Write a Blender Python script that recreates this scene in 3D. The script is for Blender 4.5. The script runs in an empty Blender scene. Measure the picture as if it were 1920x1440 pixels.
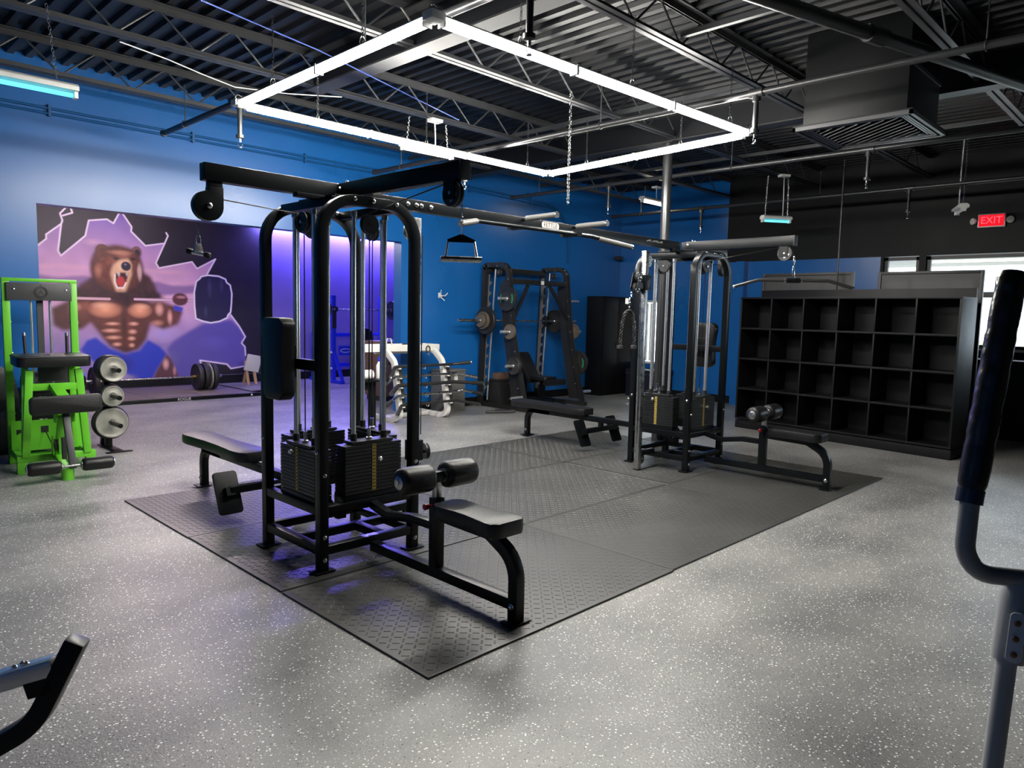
import bpy, bmesh, math, random
import numpy as np
from mathutils import Vector, Matrix
random.seed(7)
SC = bpy.context.scene
COL = SC.collection
PI = math.pi
# ---------------------------------------------------------------- camera
cam_d = bpy.data.cameras.new('camera'); cam = bpy.data.objects.new('camera', cam_d); COL.objects.link(cam)
cam_d.sensor_width = 36; cam_d.lens = 25.34; cam_d.clip_start = 0.02; cam_d.clip_end = 200
def _cam(yaw, pitch, roll, loc):
    f = Vector((math.cos(pitch)*math.cos(yaw), math.cos(pitch)*math.sin(yaw), math.sin(pitch)))
    r0 = Vector((math.sin(yaw), -math.cos(yaw), 0)); u0 = r0.cross(f)
    r = math.cos(roll)*r0 + math.sin(roll)*u0; u = -math.sin(roll)*r0 + math.cos(roll)*u0
    m = Matrix((r, u, -f)).transposed().to_4x4(); m.translation = loc
    return m
cam.matrix_world = _cam(math.radians(44.4828), math.radians(-5.5983), math.radians(1.2862), Vector((0, 0, 1.48)))
SC.camera = cam
# ---------------------------------------------------------------- world, exposure
W = bpy.data.worlds.new('sky'); SC.world = W; W.use_nodes = True
W.node_tree.nodes['Background'].inputs[0].default_value = (0.80, 0.90, 1.0, 1)
W.node_tree.nodes['Background'].inputs[1].default_value = 2.6
SC.view_settings.view_transform = 'Standard'; SC.view_settings.look = 'None'
SC.view_settings.gamma = 1; SC.view_settings.use_curve_mapping = False
SC.view_settings.exposure = 1.62
SC.cycles.use_denoising = True
SC.cycles.max_bounces = 8
SC.cycles.sample_clamp_indirect = 6.0
RING_E, SHOP_E = 58.0, 18.0
# ---------------------------------------------------------------- helpers
def srgb(r, g, b):
    return tuple(((c/255)/12.92 if c <= 10 else (((c/255)+.055)/1.055)**2.4) for c in (r, g, b))
class MB:
    """collects shapes into one bmesh"""
    def __init__(s): s.b = bmesh.new()
    def faces(s, vs, fs):
        v = [s.b.verts.new(p) for p in vs]
        for f in fs:
            try: s.b.faces.new([v[i] for i in f])
            except ValueError: pass
        return s
    def box(s, x0, x1, y0, y1, z0, z1, M=None):
        p = [Vector((x, y, z)) for z in (z0, z1) for y in (y0, y1) for x in (x0, x1)]
        if M: p = [M @ q for q in p]
        return s.faces(p, [(0, 2, 3, 1), (4, 5, 7, 6), (0, 1, 5, 4), (2, 6, 7, 3), (0, 4, 6, 2), (1, 3, 7, 5)])
    def cbox(s, c, d, M=None):
        return s.box(c[0]-d[0]/2, c[0]+d[0]/2, c[1]-d[1]/2, c[1]+d[1]/2, c[2]-d[2]/2, c[2]+d[2]/2, M)
    def cyl(s, a, b, r, n=14, r2=None, cap=True):
        a, b = Vector(a), Vector(b); t = (b-a).normalized()
        h = Vector((0, 0, 1)) if abs(t.z) < .9 else Vector((1, 0, 0))
        e1 = t.cross(h).normalized(); e2 = t.cross(e1); r2 = r if r2 is None else r2
        p = [a+(e1*math.cos(2*PI*i/n)+e2*math.sin(2*PI*i/n))*r for i in range(n)]
        p += [b+(e1*math.cos(2*PI*i/n)+e2*math.sin(2*PI*i/n))*r2 for i in range(n)]
        f = [(i, (i+1) % n, n+(i+1) % n, n+i) for i in range(n)]
        if cap: f += [tuple(range(n))[::-1], tuple(range(n, 2*n))]
        return s.faces(p, f)
    def lathe(s, o, ax, prof, n=24):
        """prof: list of (distance along axis, radius)"""
        o, t = Vector(o), Vector(ax).normalized()
        h = Vector((0, 0, 1)) if abs(t.z) < .9 else Vector((1, 0, 0))
        e1 = t.cross(h).normalized(); e2 = t.cross(e1); p = []
        for d, r in prof:
            p += [o+t*d+(e1*math.cos(2*PI*i/n)+e2*math.sin(2*PI*i/n))*r for i in range(n)]
        f = []
        for k in range(len(prof)-1):
            f += [(k*n+i, k*n+(i+1) % n, (k+1)*n+(i+1) % n, (k+1)*n+i) for i in range(n)]
        f += [tuple(range(n))[::-1], tuple(range((len(prof)-1)*n, len(prof)*n))]
        return s.faces(p, f)
    def tube(s, pts, r, n=8, closed=False):
        """round tube along a polyline"""
        pts = [Vector(p) for p in pts]; N = len(pts); rings = []; e1 = None
        for i, p in enumerate(pts):
            if closed: t = (pts[(i+1) % N]-pts[i-1])
            else: t = pts[min(i+1, N-1)]-pts[max(i-1, 0)]
            t.normalize()
            if e1 is None:
                h = Vector((0, 0, 1)) if abs(t.z) < .9 else Vector((1, 0, 0)); e1 = t.cross(h).normalized()
            else: e1 = (e1-t*e1.dot(t)).normalized()
            e2 = t.cross(e1); rr = r[i] if isinstance(r, (list, tuple)) else r
            rings.append([p+(e1*math.cos(2*PI*k/n)+e2*math.sin(2*PI*k/n))*rr for k in range(n)])
        p = [q for rg in rings for q in rg]; f = []
        for k in range(N if closed else N-1):
            j = (k+1) % N
            f += [(k*n+i, k*n+(i+1) % n, j*n+(i+1) % n, j*n+i) for i in range(n)]
        if not closed: f += [tuple(range(n))[::-1], tuple(range((N-1)*n, N*n))]
        return s.faces(p, f)
    def sweep(s, pts, nrm, w, h, closed=False):
        """rectangular tube along a planar polyline; w along the plane normal, h in the plane"""
        pts = [Vector(p) for p in pts]; nn = Vector(nrm).normalized(); N = len(pts); p = []
        for i, q in enumerate(pts):
            a = (pts[i]-pts[i-1]).normalized() if (i > 0 or closed) else (pts[1]-pts[0]).normalized()
            b = (pts[(i+1) % N]-pts[i]).normalized() if (i < N-1 or closed) else a
            t = (a+b).normalized(); sd = nn.cross(t); k = 1/max(.4, t.dot(a))
            for sw, sh in ((-1, -1), (1, -1), (1, 1), (-1, 1)): p.append(q+nn*(sw*w/2)+sd*(sh*h/2*k))
        f = []
        for k in range(N if closed else N-1):
            j = (k+1) % N
            f += [(k*4+i, k*4+(i+1) % 4, j*4+(i+1) % 4, j*4+i) for i in range(4)]
        if not closed: f += [(3, 2, 1, 0), tuple(range((N-1)*4, N*4))]
        return s.faces(p, f)
    def prism(s, poly, o, ex, ey, d):
        """polygon (2D) placed at o with axes ex, ey, extruded by vector d"""
        o, ex, ey, d = Vector(o), Vector(ex), Vector(ey), Vector(d); n = len(poly)
        p = [o+ex*x+ey*y for x, y in poly]; p += [q+d for q in p]
        f = [(i, (i+1) % n, n+(i+1) % n, n+i) for i in range(n)]+[tuple(range(n))[::-1], tuple(range(n, 2*n))]
        return s.faces(p, f)
    def mesh(s, name, bevel=0, smooth=False):
        bmesh.ops.recalc_face_normals(s.b, faces=s.b.faces)
        if bevel:
            es = [e for e in s.b.edges if len(e.link_faces) == 2 and e.calc_face_angle(0) > .6]
            bmesh.ops.bevel(s.b, geom=es, offset=bevel, segments=2, affect='EDGES', profile=.6)
        me = bpy.data.meshes.new(name); s.b.to_mesh(me); s.b.free()
        if smooth:
            me.polygons.foreach_set('use_smooth', [True]*len(me.polygons))
            try: me.set_sharp_from_angle(angle=.7)
            except Exception: pass
        return me
def link(name, me, m, parent=None):
    o = bpy.data.objects.new(name, me); COL.objects.link(o)
    if m is not None and not me.materials: me.materials.append(m)
    if parent: o.parent = parent
    return o
def part(name, mb, m, parent=None, bevel=0, smooth=True, label=None):
    o = link(name, mb.mesh(name, bevel, smooth), m, parent)
    if label: o['label'] = label
    return o
def thing(name, label, cat, loc=(0, 0, 0), rz=0, group=None):
    o = bpy.data.objects.new(name, None); COL.objects.link(o); o.empty_display_size = .1
    o.location = loc; o.rotation_euler = (0, 0, rz)
    return tag(o, label, cat, group)
def tag(o, label, cat, group=None, kind=None):
    o['label'] = label; o['category'] = cat
    if group: o['group'] = group
    if kind: o['kind'] = kind
    return o
def struct(name, mb, m, parent=None, bevel=0, smooth=False):
    o = part(name, mb, m, parent, bevel, smooth)
    if parent is None: o['kind'] = 'structure'
    return o
def copy_tree(o, parent=None, loc=None, rz=None, label=None):
    c = o.copy(); COL.objects.link(c)
    if parent: c.parent = parent
    if loc is not None: c.location = loc
    if rz is not None: c.rotation_euler = (0, 0, rz)
    if label: c['label'] = label
    for ch in list(o.children): copy_tree(ch, c)
    return c
def fillet(pts, r, seg=6):
    pts = [Vector(p) for p in pts]; out = [pts[0]]
    for i in range(1, len(pts)-1):
        a, b = (pts[i-1]-pts[i]), (pts[i+1]-pts[i]); rr = r[i-1] if isinstance(r, (list, tuple)) else r
        la, lb = a.length, b.length; a.normalize(); b.normalize(); ang = a.angle(b)
        if rr <= 0 or abs(ang-PI) < .02: out.append(pts[i]); continue
        d = min(rr/math.tan(ang/2), la*.48, lb*.48); rr2 = d*math.tan(ang/2)
        c = pts[i]+(a+b).normalized()*(rr2/math.sin(ang/2)); s0 = pts[i]+a*d-c; s1 = pts[i]+b*d-c
        tot = s0.angle(s1); ax = s0.cross(s1).normalized()
        for k in range(seg+1): out.append(c+Matrix.Rotation(tot*k/seg, 3, ax) @ s0)
    out.append(pts[-1]); return out
def rrect(w, h, r, seg=4):
    o = []
    for cx, cy, a0 in ((w/2-r, h/2-r, 0), (-w/2+r, h/2-r, PI/2), (-w/2+r, -h/2+r, PI), (w/2-r, -h/2+r, 3*PI/2)):
        for k in range(seg+1):
            a = a0+PI/2*k/seg; o.append((cx+r*math.cos(a), cy+r*math.sin(a)))
    return o
def circ(r, n=20, cx=0, cy=0): return [(cx+r*math.cos(2*PI*i/n), cy+r*math.sin(2*PI*i/n)) for i in range(n)]
def text_part(name, body, size, m, parent, loc, rot, depth=.001, width=None, scale_y=1, sp=1.0):
    cu = bpy.data.curves.new(name, 'FONT'); cu.body = body; cu.size = size; cu.extrude = depth; cu.align_x = 'CENTER'; cu.align_y = 'CENTER'
    cu.space_character = sp; cu.resolution_u = 3
    t = bpy.data.objects.new(name, cu); COL.objects.link(t)
    bpy.context.view_layer.update()
    me = bpy.data.meshes.new_from_object(t.evaluated_get(bpy.context.evaluated_depsgraph_get()))
    bpy.data.objects.remove(t); bpy.data.curves.remove(cu)
    if width:
        xs = [v.co.x for v in me.vertices]; k = width/(max(xs)-min(xs))
        for v in me.vertices: v.co.x *= k; v.co.y *= k*scale_y
    o = link(name, me, m, parent); o.location = loc; o.rotation_euler = rot
    return o
def chain(parent, a, b, m, name='chain', r=.0022, L=.03):
    """a hanging chain of separate oval links, one mesh per chain"""
    a, b = Vector(a), Vector(b); n = max(2, int((b-a).length/(L*.78))); mb = MB(); t = (b-a).normalized()
    h = Vector((0, 0, 1)) if abs(t.z) < .9 else Vector((1, 0, 0)); e1 = t.cross(h).normalized(); e2 = t.cross(e1)
    for i in range(n):
        c = a+(b-a)*((i+.5)/n); e = e1 if i % 2 else e2
        mb.tube([c+t*(math.cos(k*PI/4)*L*.5)+e*(math.sin(k*PI/4)*L*.28) for k in range(8)], r, 4, True)
    return part(name, mb, m, parent)
# ---------------------------------------------------------------- materials
MATS = {}
def mat(name, col, rough=.5, metal=0., spec=.5, noise=None, bump=None, emit=None, coat=0):
    m = bpy.data.materials.new(name); m.use_nodes = True; nt = m.node_tree; b = nt.nodes['Principled BSDF']; MATS[name] = m
    b.inputs['Base Color'].default_value = (*col, 1); b.inputs['Roughness'].default_value = rough
    b.inputs['Metallic'].default_value = metal; b.inputs['Specular IOR Level'].default_value = spec
    b.inputs['Coat Weight'].default_value = coat
    if emit: b.inputs['Emission Color'].default_value = (*emit[0], 1); b.inputs['Emission Strength'].default_value = emit[1]
    if noise or bump:
        tc = nt.nodes.new('ShaderNodeTexCoord')
    if noise:                                   # (scale, amount) colour and roughness mottling
        n = nt.nodes.new('ShaderNodeTexNoise'); n.inputs['Scale'].default_value = noise[0]; n.inputs['Detail'].default_value = 4
        nt.links.new(tc.outputs['Object'], n.inputs['Vector'])
        mx = nt.nodes.new('ShaderNodeMix'); mx.data_type = 'RGBA'
        mx.inputs[6].default_value = (*[c*(1-noise[1]) for c in col], 1); mx.inputs[7].default_value = (*[min(1, c*(1+noise[1])) for c in col], 1)
        nt.links.new(n.outputs['Fac'], mx.inputs[0]); nt.links.new(mx.outputs[2], b.inputs['Base Color'])
        mr = nt.nodes.new('ShaderNodeMapRange'); mr.inputs[3].default_value = max(.02, rough-.08); mr.inputs[4].default_value = min(1, rough+.08)
        nt.links.new(n.outputs['Fac'], mr.inputs[0]); nt.links.new(mr.outputs[0], b.inputs['Roughness'])
    if bump:                                    # (scale, strength)
        n2 = nt.nodes.new('ShaderNodeTexNoise'); n2.inputs['Scale'].default_value = bump[0]; n2.inputs['Detail'].default_value = 3
        nt.links.new(tc.outputs['Object'], n2.inputs['Vector'])
        bp = nt.nodes.new('ShaderNodeBump'); bp.inputs['Strength'].default_value = bump[1]; bp.inputs['Distance'].default_value = .01
        nt.links.new(n2.outputs['Fac'], bp.inputs['Height']); nt.links.new(bp.outputs[0], b.inputs['Normal'])
    return m
def emis(name, col, strength):
    m = bpy.data.materials.new(name); m.use_nodes = True; nt = m.node_tree; nt.nodes.remove(nt.nodes['Principled BSDF'])
    e = nt.nodes.new('ShaderNodeEmission'); e.inputs[0].default_value = (*col, 1); e.inputs[1].default_value = strength
    nt.links.new(e.outputs[0], nt.nodes['Material Output'].inputs[0]); return m
def floor_mat():
    m = bpy.data.materials.new('epoxy_flake_floor'); m.use_nodes = True; nt = m.node_tree; b = nt.nodes['Principled BSDF']; L = nt.links.new
    tc = nt.nodes.new('ShaderNodeTexCoord')
    def noise(sc, det=4, sx=1, sy=1):
        mp = nt.nodes.new('ShaderNodeMapping'); mp.inputs['Scale'].default_value = (sx, sy, 1); L(tc.outputs['Object'], mp.inputs[0])
        n = nt.nodes.new('ShaderNodeTexNoise'); n.inputs['Scale'].default_value = sc; n.inputs['Detail'].default_value = det; L(mp.outputs[0], n.inputs['Vector']); return n
    n1 = noise(1.1, 6, 1, 1.7); cr = nt.nodes.new('ShaderNodeValToRGB'); e = cr.color_ramp.elements
    e[0].position = .28; e[0].color = (.125, .125, .128, 1); e[1].position = .75; e[1].color = (.31, .305, .29, 1)
    L(n1.outputs['Fac'], cr.inputs[0])
    def flakes(scale, lim, seed):
        mp = nt.nodes.new('ShaderNodeMapping'); mp.inputs['Location'].default_value = (seed, seed*1.7, 0); L(tc.outputs['Object'], mp.inputs[0])
        v = nt.nodes.new('ShaderNodeTexVoronoi'); v.inputs['Scale'].default_value = scale; v.voronoi_dimensions = '2D'; L(mp.outputs[0], v.inputs['Vector'])
        wn = nt.nodes.new('ShaderNodeTexWhiteNoise'); wn.noise_dimensions = '3D'; L(v.outputs['Color'], wn.inputs['Vector'])
        lt = nt.nodes.new('ShaderNodeMath'); lt.operation = 'LESS_THAN'; L(v.outputs['Distance'], lt.inputs[0])
        pw = nt.nodes.new('ShaderNodeMath'); pw.operation = 'POWER'; pw.inputs[1].default_value = 3.2; L(wn.outputs['Value'], pw.inputs[0])
        mu = nt.nodes.new('ShaderNodeMath'); mu.operation = 'MULTIPLY'; mu.inputs[1].default_value = lim; L(pw.outputs[0], mu.inputs[0]); L(mu.outputs[0], lt.inputs[1])
        return lt
    col = cr.outputs[0]
    for sc, lim, seed, c in ((66, .29, 0, (.95, .95, .93, 1)), (120, .24, 5, (.60, .59, .57, 1)), (52, .18, 9, (.01, .01, .012, 1))):
        f = flakes(sc, lim, seed); mx = nt.nodes.new('ShaderNodeMix'); mx.data_type = 'RGBA'; mx.inputs[7].default_value = c
        L(f.outputs[0], mx.inputs[0]); L(col, mx.inputs[6]); col = mx.outputs[2]
    L(col, b.inputs['Base Color'])
    n2 = noise(3.0, 3); mr = nt.nodes.new('ShaderNodeMapRange'); mr.inputs[3].default_value = .27; mr.inputs[4].default_value = .47
    L(n2.outputs['Fac'], mr.inputs[0]); L(mr.outputs[0], b.inputs['Roughness'])
    n3 = noise(95, 2); bp = nt.nodes.new('ShaderNodeBump'); bp.inputs['Strength'].default_value = .22; bp.inputs['Distance'].default_value = .008
    L(n3.outputs['Fac'], bp.inputs['Height']); L(bp.outputs[0], b.inputs['Normal'])
    b.inputs['Coat Weight'].default_value = .0
    return m
M_FLOOR = floor_mat()
M_BLUE = mat('blue_satin_wall_paint', (.007, .118, .40), .29, noise=(.8, .10), bump=(6, .03))
M_BLACKW = mat('black_wall_paint', (.0038, .0043, .0055), .55, spec=.25, noise=(1.2, .2))
M_ALC = mat('indigo_wall_paint', (.20, .16, .40), .42, noise=(1.0, .2))
M_DECK = mat('black_steel_deck', (.0062, .0068, .0085), .40, spec=.32, noise=(2, .35))
M_JOIST = mat('black_joist_paint', (.036, .037, .040), .40, noise=(5, .3))
M_FRAME = mat('black_powder_coat', (.0030, .0040, .0052), .33, spec=.28)
M_VINYL = mat('black_vinyl', (.0082, .0085, .0092), .40, spec=.40, bump=(60, .12))
M_RUBBER = mat('black_rubber', (.012, .012, .013), .6, bump=(80, .1))
M_MAT = mat('rubber_stall_mat', (.046, .046, .043), .40, spec=.55, noise=(1.6, .5), bump=(120, .08))
M_CHROME = mat('chrome', (.84, .85, .86), .22, .85)
M_STEEL = mat('brushed_steel', (.50, .50, .50), .28, 1., noise=(20, .15))
M_IRON = mat('cast_iron_black', (.018, .018, .019), .45, noise=(14, .3))
M_PLATEG = mat('grey_iron_plate', (.33, .32, .29), .42, .35, noise=(16, .25))
M_PLATET = mat('worn_taupe_iron', (.16, .13, .105), .5, .3, noise=(16, .3))
M_BOLT = mat('zinc_bolt', (.70, .70, .68), .25, 1.)
M_GREEN = mat('lime_green_powder_coat', (.135, .52, .03), .32, noise=(4, .08))
M_DGREY = mat('dark_grey_panel', (.045, .046, .050), .45)
M_WHITE = mat('white_powder_coat', (.78, .77, .73), .4, noise=(6, .05))
M_BLUEF = mat('royal_blue_powder_coat', (.012, .03, .72), .35)
M_GREYT = mat('grey_enamel_tube', (.30, .31, .31), .32)
M_GREYP = mat('light_grey_enamel', (.46, .47, .46), .38)
M_CABLE = mat('black_cable', (.006, .006, .006), .4)
M_WOOD = mat('brown_wood', (.14, .085, .06), .5, noise=(9, .3))
M_SHELF = mat('black_painted_board', (.0050, .0051, .0064), .5, spec=.25, noise=(5, .25))
M_LED = emis('white_led_diffuser', (1.0, .97, .90), RING_E)
M_CYAN = emis('cyan_tube', (.08, .5, .6), 1.0)
M_WARM = emis('warm_tube', (1.0, .90, .72), SHOP_E)
M_FIX = mat('white_fixture_enamel', (.75, .75, .73), .35)
M_PIPE = mat('black_iron_pipe', (.020, .021, .023), .35, spec=.6)
M_YEL = mat('yellow_weight_label', (.50, .36, .06), .5)
M_RED = mat('red_plastic', (.45, .02, .03), .35)
M_PINK = mat('pale_board', (.60, .59, .57), .6)
M_GLASS = None
# ================================================================ STRUCTURE
XR, YB, ZC = 11.6, 8.5, 3.90
XL, YF = -4.0, -5.0
AY, AX0, AX1, AZ = 13.8, 0.4, 11.2, 3.35       # alcove behind the opening in the back wall
OX0, OX1, OZ = 1.86, 6.33, 2.465               # the opening
struct('floor', MB().box(XL-.2, XR+.2, YF-.2, AY+.2, -.12, 0), M_FLOOR)
w = MB(); w.box(XL, OX0, YB, YB+.18, 0, ZC+.1).box(OX1, XR+.2, YB, YB+.18, 0, ZC+.1).box(OX0, OX1, YB, YB+.18, OZ, ZC+.1)
struct('wall_back', w, M_BLUE)
# mural wall and the alcove's other sides
w = MB().box(AX0, AX1, AY, AY+.15, 0, AZ); struct('wall_alcove', w, M_ALC)
struct('wall_alcove_left', MB().box(AX0-.15, AX0, YB+.18, AY+.15, 0, AZ), M_ALC)
struct('wall_alcove_right', MB().box(AX1, AX1+.15, YB+.18, AY+.15, 0, AZ), M_ALC)
struct('ceiling_alcove', MB().box(AX0-.15, AX1+.15, YB+.18, AY+.15, AZ, AZ+.1), M_BLACKW)
# right wall with the shop-front windows
WY = [(3.22, 3.70), (1.10, 3.13), (-1.00, 1.02), (-3.10, -1.08)]
ZS, ZH = 1.14, 2.43
blu, blk = MB(), MB()
blu.box(XR, XR+.2, 6.25, 7.36, 0, ZC+.1).box(XR, XR+.2, 8.08, YB, 0, ZC+.1).box(XR, XR+.2, 7.36, 8.08, 0, .60).box(XR, XR+.2, 7.36, 8.08, 1.77, ZC+.1).box(XR, XR+.2, 3.74, 6.25, 0, 2.44)
blk.box(XR, XR+.2, YF, 6.25, 2.44, ZC+.1).box(XR, XR+.2, YF, 3.74, 0, ZS)
ys = [3.74]+[q for a in WY for q in (a[1], a[0])]+[YF]
for i in range(0, len(ys), 2): blk.box(XR, XR+.2, ys[i+1], ys[i], ZS, 2.44)
struct('wall_right', blu, M_BLUE)
struct('wall_right_upper', blk, M_BLACKW)
struct('wall_front', MB().box(XL-.2, XR+.2, YF-.2, YF, 0, ZC+.1), M_BLACKW)
struct('wall_left', MB().box(XL-.2, XL, YF, YB+.18, 0, ZC+.1), M_BLUE)
struct('trim_1', MB().box(XR-.14, XR-.002, 5.84, 5.99, 0, 2.44), M_BLUE)            # shallow pilaster on the right wall
struct('baseboard_back', MB().box(OX1, XR-.002, YB-.014, YB-.001, 0, .13).box(XL, OX0, YB-.014, YB-.001, 0, .13), M_SHELF)
struct('baseboard_right', MB().box(XR-.014, XR-.001, 3.74, 5.83, 0, .13).box(XR-.014, XR-.001, 6.0, YB-.02, 0, .13), M_SHELF)
struct('baseboard_alcove', MB().box(AX0, AX1, AY-.016, AY-.001, 0, .16), M_SHELF)
# windows: frame parts, glass
def glass_mat():
    m = bpy.data.materials.new('window_glass'); m.use_nodes = True; nt = m.node_tree; nt.nodes.remove(nt.nodes['Principled BSDF'])
    t = nt.nodes.new('ShaderNodeBsdfTransparent'); t.inputs[0].default_value = (.93, .96, .97, 1)
    g = nt.nodes.new('ShaderNodeBsdfGlossy'); g.inputs['Roughness'].default_value = .02
    fr = nt.nodes.new('ShaderNodeFresnel'); fr.inputs[0].default_value = 1.3
    mx = nt.nodes.new('ShaderNodeMixShader'); nt.links.new(fr.outputs[0], mx.inputs[0]); nt.links.new(t.outputs[0], mx.inputs[1]); nt.links.new(g.outputs[0], mx.inputs[2])
    nt.links.new(mx.outputs[0], nt.nodes['Material Output'].inputs[0]); return m
M_GLASS = glass_mat()
for i, (y0, y1) in enumerate(WY):
    t = bpy.data.objects.new('window_%d%s' % (i+1, '_offscreen' if i > 1 else ''), None); COL.objects.link(t); t['kind'] = 'structure'; t.location = (XR, (y0+y1)/2, ZS)
    h, hz = (y1-y0)/2, ZH-ZS
    f = MB().box(.05, .11, -h, -h+.05, 0, hz).box(.05, .11, h-.05, h, 0, hz).box(.05, .11, -h, h, hz-.05, hz).box(.05, .11, -h, h, 0, .05)
    if i: f.box(.05, .11, -h, h, .70, .78)
    part('window_frame', f, M_IRON, t, smooth=False)
    if i == 0: part('pane', MB().box(.075, .08, -h+.05, h-.05, .05, hz-.05), M_GLASS, t)
    else:
        part('pane', MB().box(.075, .08, -h+.05, h-.05, .05, .70), M_GLASS, t)
        part('pane', MB().box(.075, .08, -h+.05, h-.05, .78, hz-.05), M_GLASS, t)
    part('window_sill', MB().box(-.06, .05, -h-.02, h+.02, -.03, 0), M_FIX, t, .004)
# outside: paving, canopy over the shop front
M_PAVE = mat('outside_paving', (.42, .41, .38), .8, noise=(3, .2)); M_SOFF = mat('beige_soffit_board', (.46, .41, .33), .7, noise=(6, .1))
struct('ground_outside', MB().box(XR+.2, 40, -25, 20, -.30, -.18), M_PAVE)
t = tag(part('canopy_soffit', MB().box(XR+.22, XR+2.6, -8, 6.2, 2.46, 2.60), M_SOFF), 'beige soffit of the canopy outside the shop windows', 'canopy')
for k in range(9):
    b = part('soffit_board', MB().box(XR+.24+k*.26, XR+.24+k*.26+.24, -8, 6.2, 2.445, 2.458), M_SOFF, t)
t = thing('canopy_post', 'square post holding the canopy outside the windows', 'post', (XR+2.3, 1.75, -.18))
part('shaft', MB().box(-.09, .09, -.09, .09, .12, 2.60), M_DGREY, t, .005); part('base', MB().box(-.13, .13, -.13, .13, 0, .12), M_PAVE, t, .01)
def shrub(x, y, s, label):
    mb = MB(); rng = random.Random(int(x*10+y))
    for i in range(420):
        a, b, r = rng.uniform(0, 2*PI), rng.uniform(0, 1), rng.uniform(.55, 1)
        c = Vector((math.cos(a)*s*r*math.sqrt(1-b*b*.8), math.sin(a)*s*r*math.sqrt(1-b*b*.8), .25*s+b*s*1.2*r)); l = .09
        d = Vector((rng.uniform(-1, 1), rng.uniform(-1, 1), rng.uniform(-.3, 1))).normalized()*l; e = d.cross(Vector((rng.uniform(-1, 1), rng.uniform(-1, 1), .3))).normalized()*l*.35
        mb.faces([c-d, c+e, c+d, c-e], [(0, 1, 2, 3)])
    t = thing('shrub', label, 'shrub', (x, y, -.18)); f = part('foliage', mb, M_LEAF, t, smooth=False); f['kind'] = 'stuff'
    part('stem', MB().cyl((0, 0, 0), (0, 0, s*.9), .03, 8, .015), M_WOOD, t)
M_LEAF = mat('dry_green_leaf', (.30, .33, .08), .7)
shrub(19, 3.1, .8, 'yellow green shrub outside beyond the canopy post'); shrub(23, 5.0, 1.0, 'larger dry shrub standing further out across the lot')
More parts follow.
